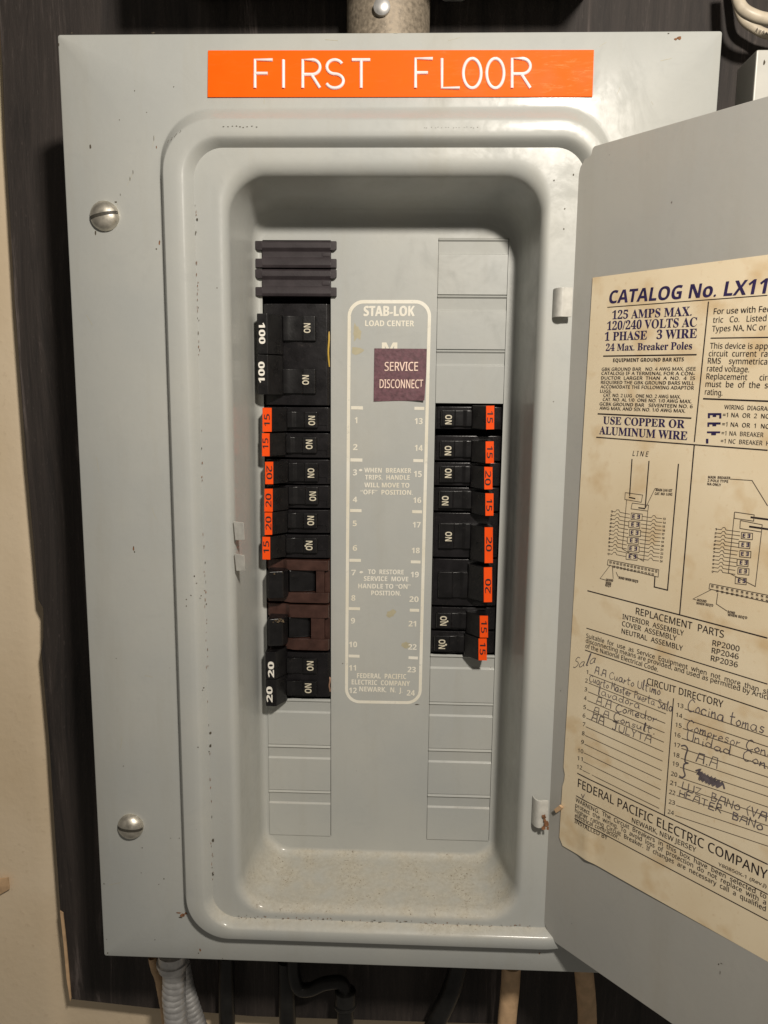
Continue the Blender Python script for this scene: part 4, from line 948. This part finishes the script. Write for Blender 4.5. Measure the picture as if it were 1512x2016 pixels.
# charcoal filler plates closing the top two positions
def filler(vt, vb, label):
    root = thing('filler_plate', (.07, .1, at(600, vb, -.1).z), label, 'filler plate', 'charcoal filler plates at the top of the left column')
    x0, x1 = at(515, (vt+vb)/2, -.1).x, at(651, (vt+vb)/2, -.1).x; xe0, xe1 = at(502, vt, -.1).x, at(662, vt, -.1).x
    z1, z0 = at(600, vt, -.1).z-.004, at(600, vb, -.1).z+.008; H = z1-z0; m = MB()
    prof = [(.1, z1), (-.06, z1), (-.09, z1-.03), (-.10, z1-.13*1), (-.055, z1-.19), (-.055, z0+.2), (-.085, z0+.14), (-.10, z0+.05), (-.08, z0), (.1, z0)]
    k = len(prof); vs = [(x0, y, z) for y, z in prof]+[(x1, y, z) for y, z in prof]
    m.add(vs, [(i, (i+1) % k, (i+1) % k+k, i+k) for i in range(k)]+[tuple(range(k))[::-1], tuple(range(k, 2*k))])
    m.build('plate', M['filler'], root, bevel=.01)
    for xa, xb, s in ((xe0, x0, -1), (x1, xe1, 1)):
        for za, zb_ in ((z1-.005, z1-.17), (z0+.165, z0+.005)):
            e = MB(); o = xa if s < 0 else xb; i = xb if s < 0 else xa
            e.slab([(i-.01*s, -.092, za), (o, -.085, za), (o, -.085, zb_+.03*(za > (z0+z1)/2)), (o-.04*s, -.085, zb_), (i-.01*s, -.092, zb_)], (0, 1, 0), .085)
            e.build('ear', M['filler'], root, bevel=.008)
    e = MB(); e.box((x1-.17, -.07, z0+.2), (x1-.015, -.04, z1-.21)); e.build('snap_tab', M['filler'], root, bevel=.015)
filler(473, 528, 'charcoal filler plate, uppermost, touching the grey strip at the top'); filler(529, 584, 'charcoal filler plate, lower of the two, above the double 100 breaker')

# bits of wire seen beside the breakers
def wire(name, u, v0, v1, r, mt, label):
    mb = MB(); mb.tube([at(u+(.8*math.sin(i)), v0+(v1-v0)*i/8, -.02-.03*math.sin(i*math.pi/8)) for i in range(9)], r, 8)
    o = mb.build(name, M[mt], smooth=True); tag(o, label, 'wire')
wire('wire', 647, 652, 722, .018, 'yellow', 'yellow wire showing at the right side of the double 100 breaker')
wire('wire', 649, 1333, 1361, .016, 'copper', 'bare coppery strip beside the lower half of the double 20 breaker')

# ---------------------------------------------------------------- things around the panel
# upper box and its pipe
zbx = at(400, 30, 2.0).z; xb0, xb1 = at(398, 30, 2.0).x, at(1142, 22, 2.0).x
root = thing('meter_box', ((xb0+xb1)/2, 2, zbx), 'grey steel box above the panel, only its shaded underside showing', 'electrical box')
mb = MB(); mb.box((xb0, -1.6, zbx), (xb1, 1.44, zbx+4)); mb.build('shell', M['box'], root, bevel=.08)
mb = MB(); c = at(893, 6, 1.2); c.z = zbx
vs = [(c.x+.30*math.cos(k*.2618), c.y+.30*math.sin(k*.2618), zbx-.005) for k in range(24)]+[(c.x+.30*math.cos(k*.2618), c.y+.30*math.sin(k*.2618), zbx-.03) for k in range(24)]
mb.add(vs, [(k, (k+1) % 24, (k+1) % 24+24, k+24) for k in range(24)]+[tuple(range(24, 48))]); mb.build('knockout', M['galv'], root, bevel=.008)
pa, pb = at(683, 50, .9), at(846, 50, .9); pr_ = (pb.x-pa.x)/2; pc = (pa.x+pb.x)/2
root = thing('conduit_nipple', (pc, .9, 2.66), 'short weathered zinc pipe joining the upper box to the panel', 'conduit')
mb = MB(); mb.tube([(pc, .9, z) for z in (2.66, 3.2, 3.9, 4.4, zbx-.01)], pr_, 48); mb.build('pipe', M['pipe'], root, smooth=True)
mb = MB(); c = at(752, 16, .9-pr_); mb.tube([(c.x, .9-pr_*.9, c.z), (c.x, .9-pr_-.07, c.z)], .15, 20); mb.tube([(c.x, .9-pr_-.07, c.z), (c.x, .9-pr_-.11, c.z)], .15, 20, rf=lambda t: .15-.06*t)
mb.build('set_screw', M['galv'], root, smooth=True)

# ivory box on the right, cut by the frame and the door
p = at(1490, 97, -1.6); bx, bz = p.x, p.z
root = thing('junction_box', (bx+2.5, 2, bz-6), 'ivory grey box standing right of the panel behind its open door', 'electrical box')
mb = MB(); mb.box((bx, -1.6, bz-6.5), (bx+5, -.85, bz)); mb.build('lid', M['ivory'], root, bevel=.03)
mb = MB(); mb.box((bx+.35, -.84, bz-6.2), (bx+4.6, 1.44, bz-.3)); mb.build('shell', M['box'], root, bevel=.03)
mb = MB(); blob(mb, (bx+.13, -1.602, bz-.2), X3, Z3, FRONT, .02, .05); mb.build('edge_chip', M['grime'], root)

# cream cable looping in the top right corner
def bez(pts, n=10): return [Vector(q) for q in (lambda P_: [tuple(x) for x in P_])([Vector((a, b, c)) for a, b, c in _cr(pts, n)])]
def _cr(P_, n):
    out = []
    for i in range(len(P_)-1):
        p0 = P_[max(i-1, 0)]; p1 = P_[i]; p2 = P_[i+1]; p3 = P_[min(i+2, len(P_)-1)]
        for k in range(n):
            t = k/n; out.append(tuple(.5*(2*p1[q]+(p2[q]-p0[q])*t+(2*p0[q]-5*p1[q]+4*p2[q]-p3[q])*t*t+(3*p1[q]-p0[q]-3*p2[q]+p3[q])*t**3) for q in range(3)))
    out.append(tuple(P_[-1])); return out
path = [at(1446, -60, .6), at(1452, -8, .5), at(1461, 16, .45), at(1482, 30, .4), at(1512, 38, .4), at(1560, 40, .5), at(1600, 20, .6), at(1610, -50, .8)]
mb = MB(); pts = bez([tuple(q) for q in path]); mb.tube(pts, .105, 16)
cb = mb.build('cable', M['cable'], smooth=True); tag(cb, 'round cream cable looping through the top right corner, in front', 'cable')
path = [at(1440, -60, 1.2), at(1450, 0, 1.1), at(1462, 36, 1.0), at(1486, 56, 1.0), at(1515, 68, 1.0), at(1570, 72, 1.0), at(1620, 30, 1.1)]
mb = MB(); pts = bez([tuple(q) for q in path]); mb.tube(pts, .085, 14)
cb2 = mb.build('cable', M['cable'], smooth=True); tag(cb2, 'cream cable with small black printing, hanging just below the front loop', 'cable')
q = Print(.002)
for i, (u, v) in enumerate(((1490, 56), (1496, 60), (1502, 61.5), (1508, 64))):
    q.text('AWG'[i % 3], at(u-2, v+3, .90), at(u+2.5, v+4.5, .90), at(u-1, v-2, .90), FRONT, weight=.02, res=1)
q.build('printing', M['ink'], cb2)

# below the panel ---------------------------------------------------------
def spiral(pts, r, pitch, seg=18, step=5):
    mb = MB(); P_ = [Vector(q) for q in pts]; Ls = [0]
    for a, b in zip(P_[:-1], P_[1:]): Ls.append(Ls[-1]+(b-a).length)
    T_ = Ls[-1]; n = int(T_/pitch*step); path = []
    for k in range(n+1):
        s = T_*k/n; i = max(j for j in range(len(Ls)) if Ls[j] <= s+1e-9); i = min(i, len(P_)-2)
        path.append(P_[i].lerp(P_[i+1], (s-Ls[i])/(Ls[i+1]-Ls[i])))
    rings = []; prev = None
    for i, p in enumerate(path):
        t = (path[min(i+1, n)]-path[max(i-1, 0)]).normalized(); a = t.orthogonal().normalized() if prev is None else (prev-t*prev.dot(t)).normalized(); prev = a; b = t.cross(a)
        ring = []
        for k in range(seg):
            ph = i/step+k/seg; rr = r*(.90+.10*abs(math.sin(math.pi*ph))**.6)
            ring.append(p+(a*math.cos(2*math.pi*k/seg)+b*math.sin(2*math.pi*k/seg))*rr)
        rings.append(ring)
    mb.add([q for R_ in rings for q in R_], [(i*seg+k, i*seg+(k+1) % seg, (i+1)*seg+(k+1) % seg, (i+1)*seg+k) for i in range(n) for k in range(seg)])
    return mb
yc = .3
A1 = bez([tuple(at(u, v, yc)) for u, v in ((342, 1908), (343, 1930), (342, 1960), (345, 1990), (349, 2030), (352, 2080))], 6)
root = thing('flexible_conduit', tuple(A1[0]), 'thick spiral wound grey metal conduit under the panel, leftmost', 'conduit')
spiral(A1, .26, .15, seg=22, step=8).build('sleeve', M['galv'], root, smooth=True)
mb = MB(); c = at(340, 1895, yc); mb.tube([c+Vector((0, 0, .25)), c+Vector((0, 0, -.14))], .31, 24); mb.tube([c+Vector((0, 0, .05)), c+Vector((0, 0, -.02))], .35, 24)
mb.build('connector', M['galv'], root, bevel=.01)
A2 = bez([tuple(at(u, v, .75)) for u, v in ((355, 1900), (364, 1945), (376, 1985), (392, 2030), (410, 2080))], 6)
o = spiral(A2, .22, .12, seg=18, step=7).build('flexible_conduit', M['galv'], smooth=True); tag(o, 'thin spiral wound metal conduit slanting out behind the thick leftmost one', 'conduit')
A3 = bez([tuple(at(u, v, 1.1)) for u, v in ((300, 1885), (304, 1905), (312, 1925), (316, 1945), (324, 1990), (330, 2040))], 6)
o = spiral(A3, .10, .22, seg=10, step=6).build('frayed_cable', M['tan'], smooth=True); tag(o, 'thin frayed tan cable hanging left of the spiral conduits', 'cable')
for (pts, y, r, nm, mt, lab, cat) in (
        (((446, 1880), (446, 1950), (448, 2080)), 1.1, .19, 'conduit_pipe', 'dark', 'straight dark pipe dropping below the panel, next to the spiral conduits', 'conduit'),
        (((563, 1890), (565, 1950), (567, 2080)), 1.1, .20, 'conduit_pipe', 'dark', 'straight dark pipe dropping below the panel, left of the curved elbow', 'conduit'),
        (((905, 1890), (888, 1950), (850, 2030), (830, 2080)), .9, .22, 'dark_cable', 'dark', 'dark cable slanting down to the left below the middle of the panel', 'cable'),
        (((1007, 1900), (1004, 1950), (999, 2000), (994, 2080)), .5, .21, 'tan_cable', 'tan', 'broad tan cable hanging below the panel, left of the other tan one', 'cable'),
        (((1148, 1900), (1153, 1950), (1156, 2000), (1156, 2080)), .5, .21, 'tan_cable', 'tan', 'broad tan cable hanging below the panel, partly hidden by the door', 'cable')):
    mb = MB(); P_ = bez([tuple(at(u, v, y)) for u, v in pts], 8); mb.tube(P_, r, 16); o = mb.build(nm, M[mt], smooth=True); tag(o, lab, cat)
root = thing('pipe_elbow', tuple(at(600, 1950, .8)), 'dull metal pipe elbow curling under the panel to a ringed coupling', 'conduit')
mb = MB(); mb.tube(bez([tuple(at(u, v, .8)) for u, v in ((578, 1885), (578, 1915), (588, 1945), (610, 1948), (640, 1936), (672, 1935), (680, 1955))], 8), .15, 16); mb.build('bend', M['dark'], root, smooth=True)
mb = MB(); a = at(680, 1950, .8); mb.tube([a, a+Vector((0, 0, -.32))], .24, 24); mb.build('coupling', M['dark'], root, bevel=.02)
mb = MB(); mb.tube([a+Vector((0, 0, -.32)), a+Vector((0, 0, -.40))], .26, 24); mb.build('ring', M['dark'], root, bevel=.03)
mb = MB(); mb.tube([a+Vector((0, 0, -.40)), a+Vector((0, 0, -1.6))], .19, 20); mb.build('pipe', M['dark'], root, smooth=True)
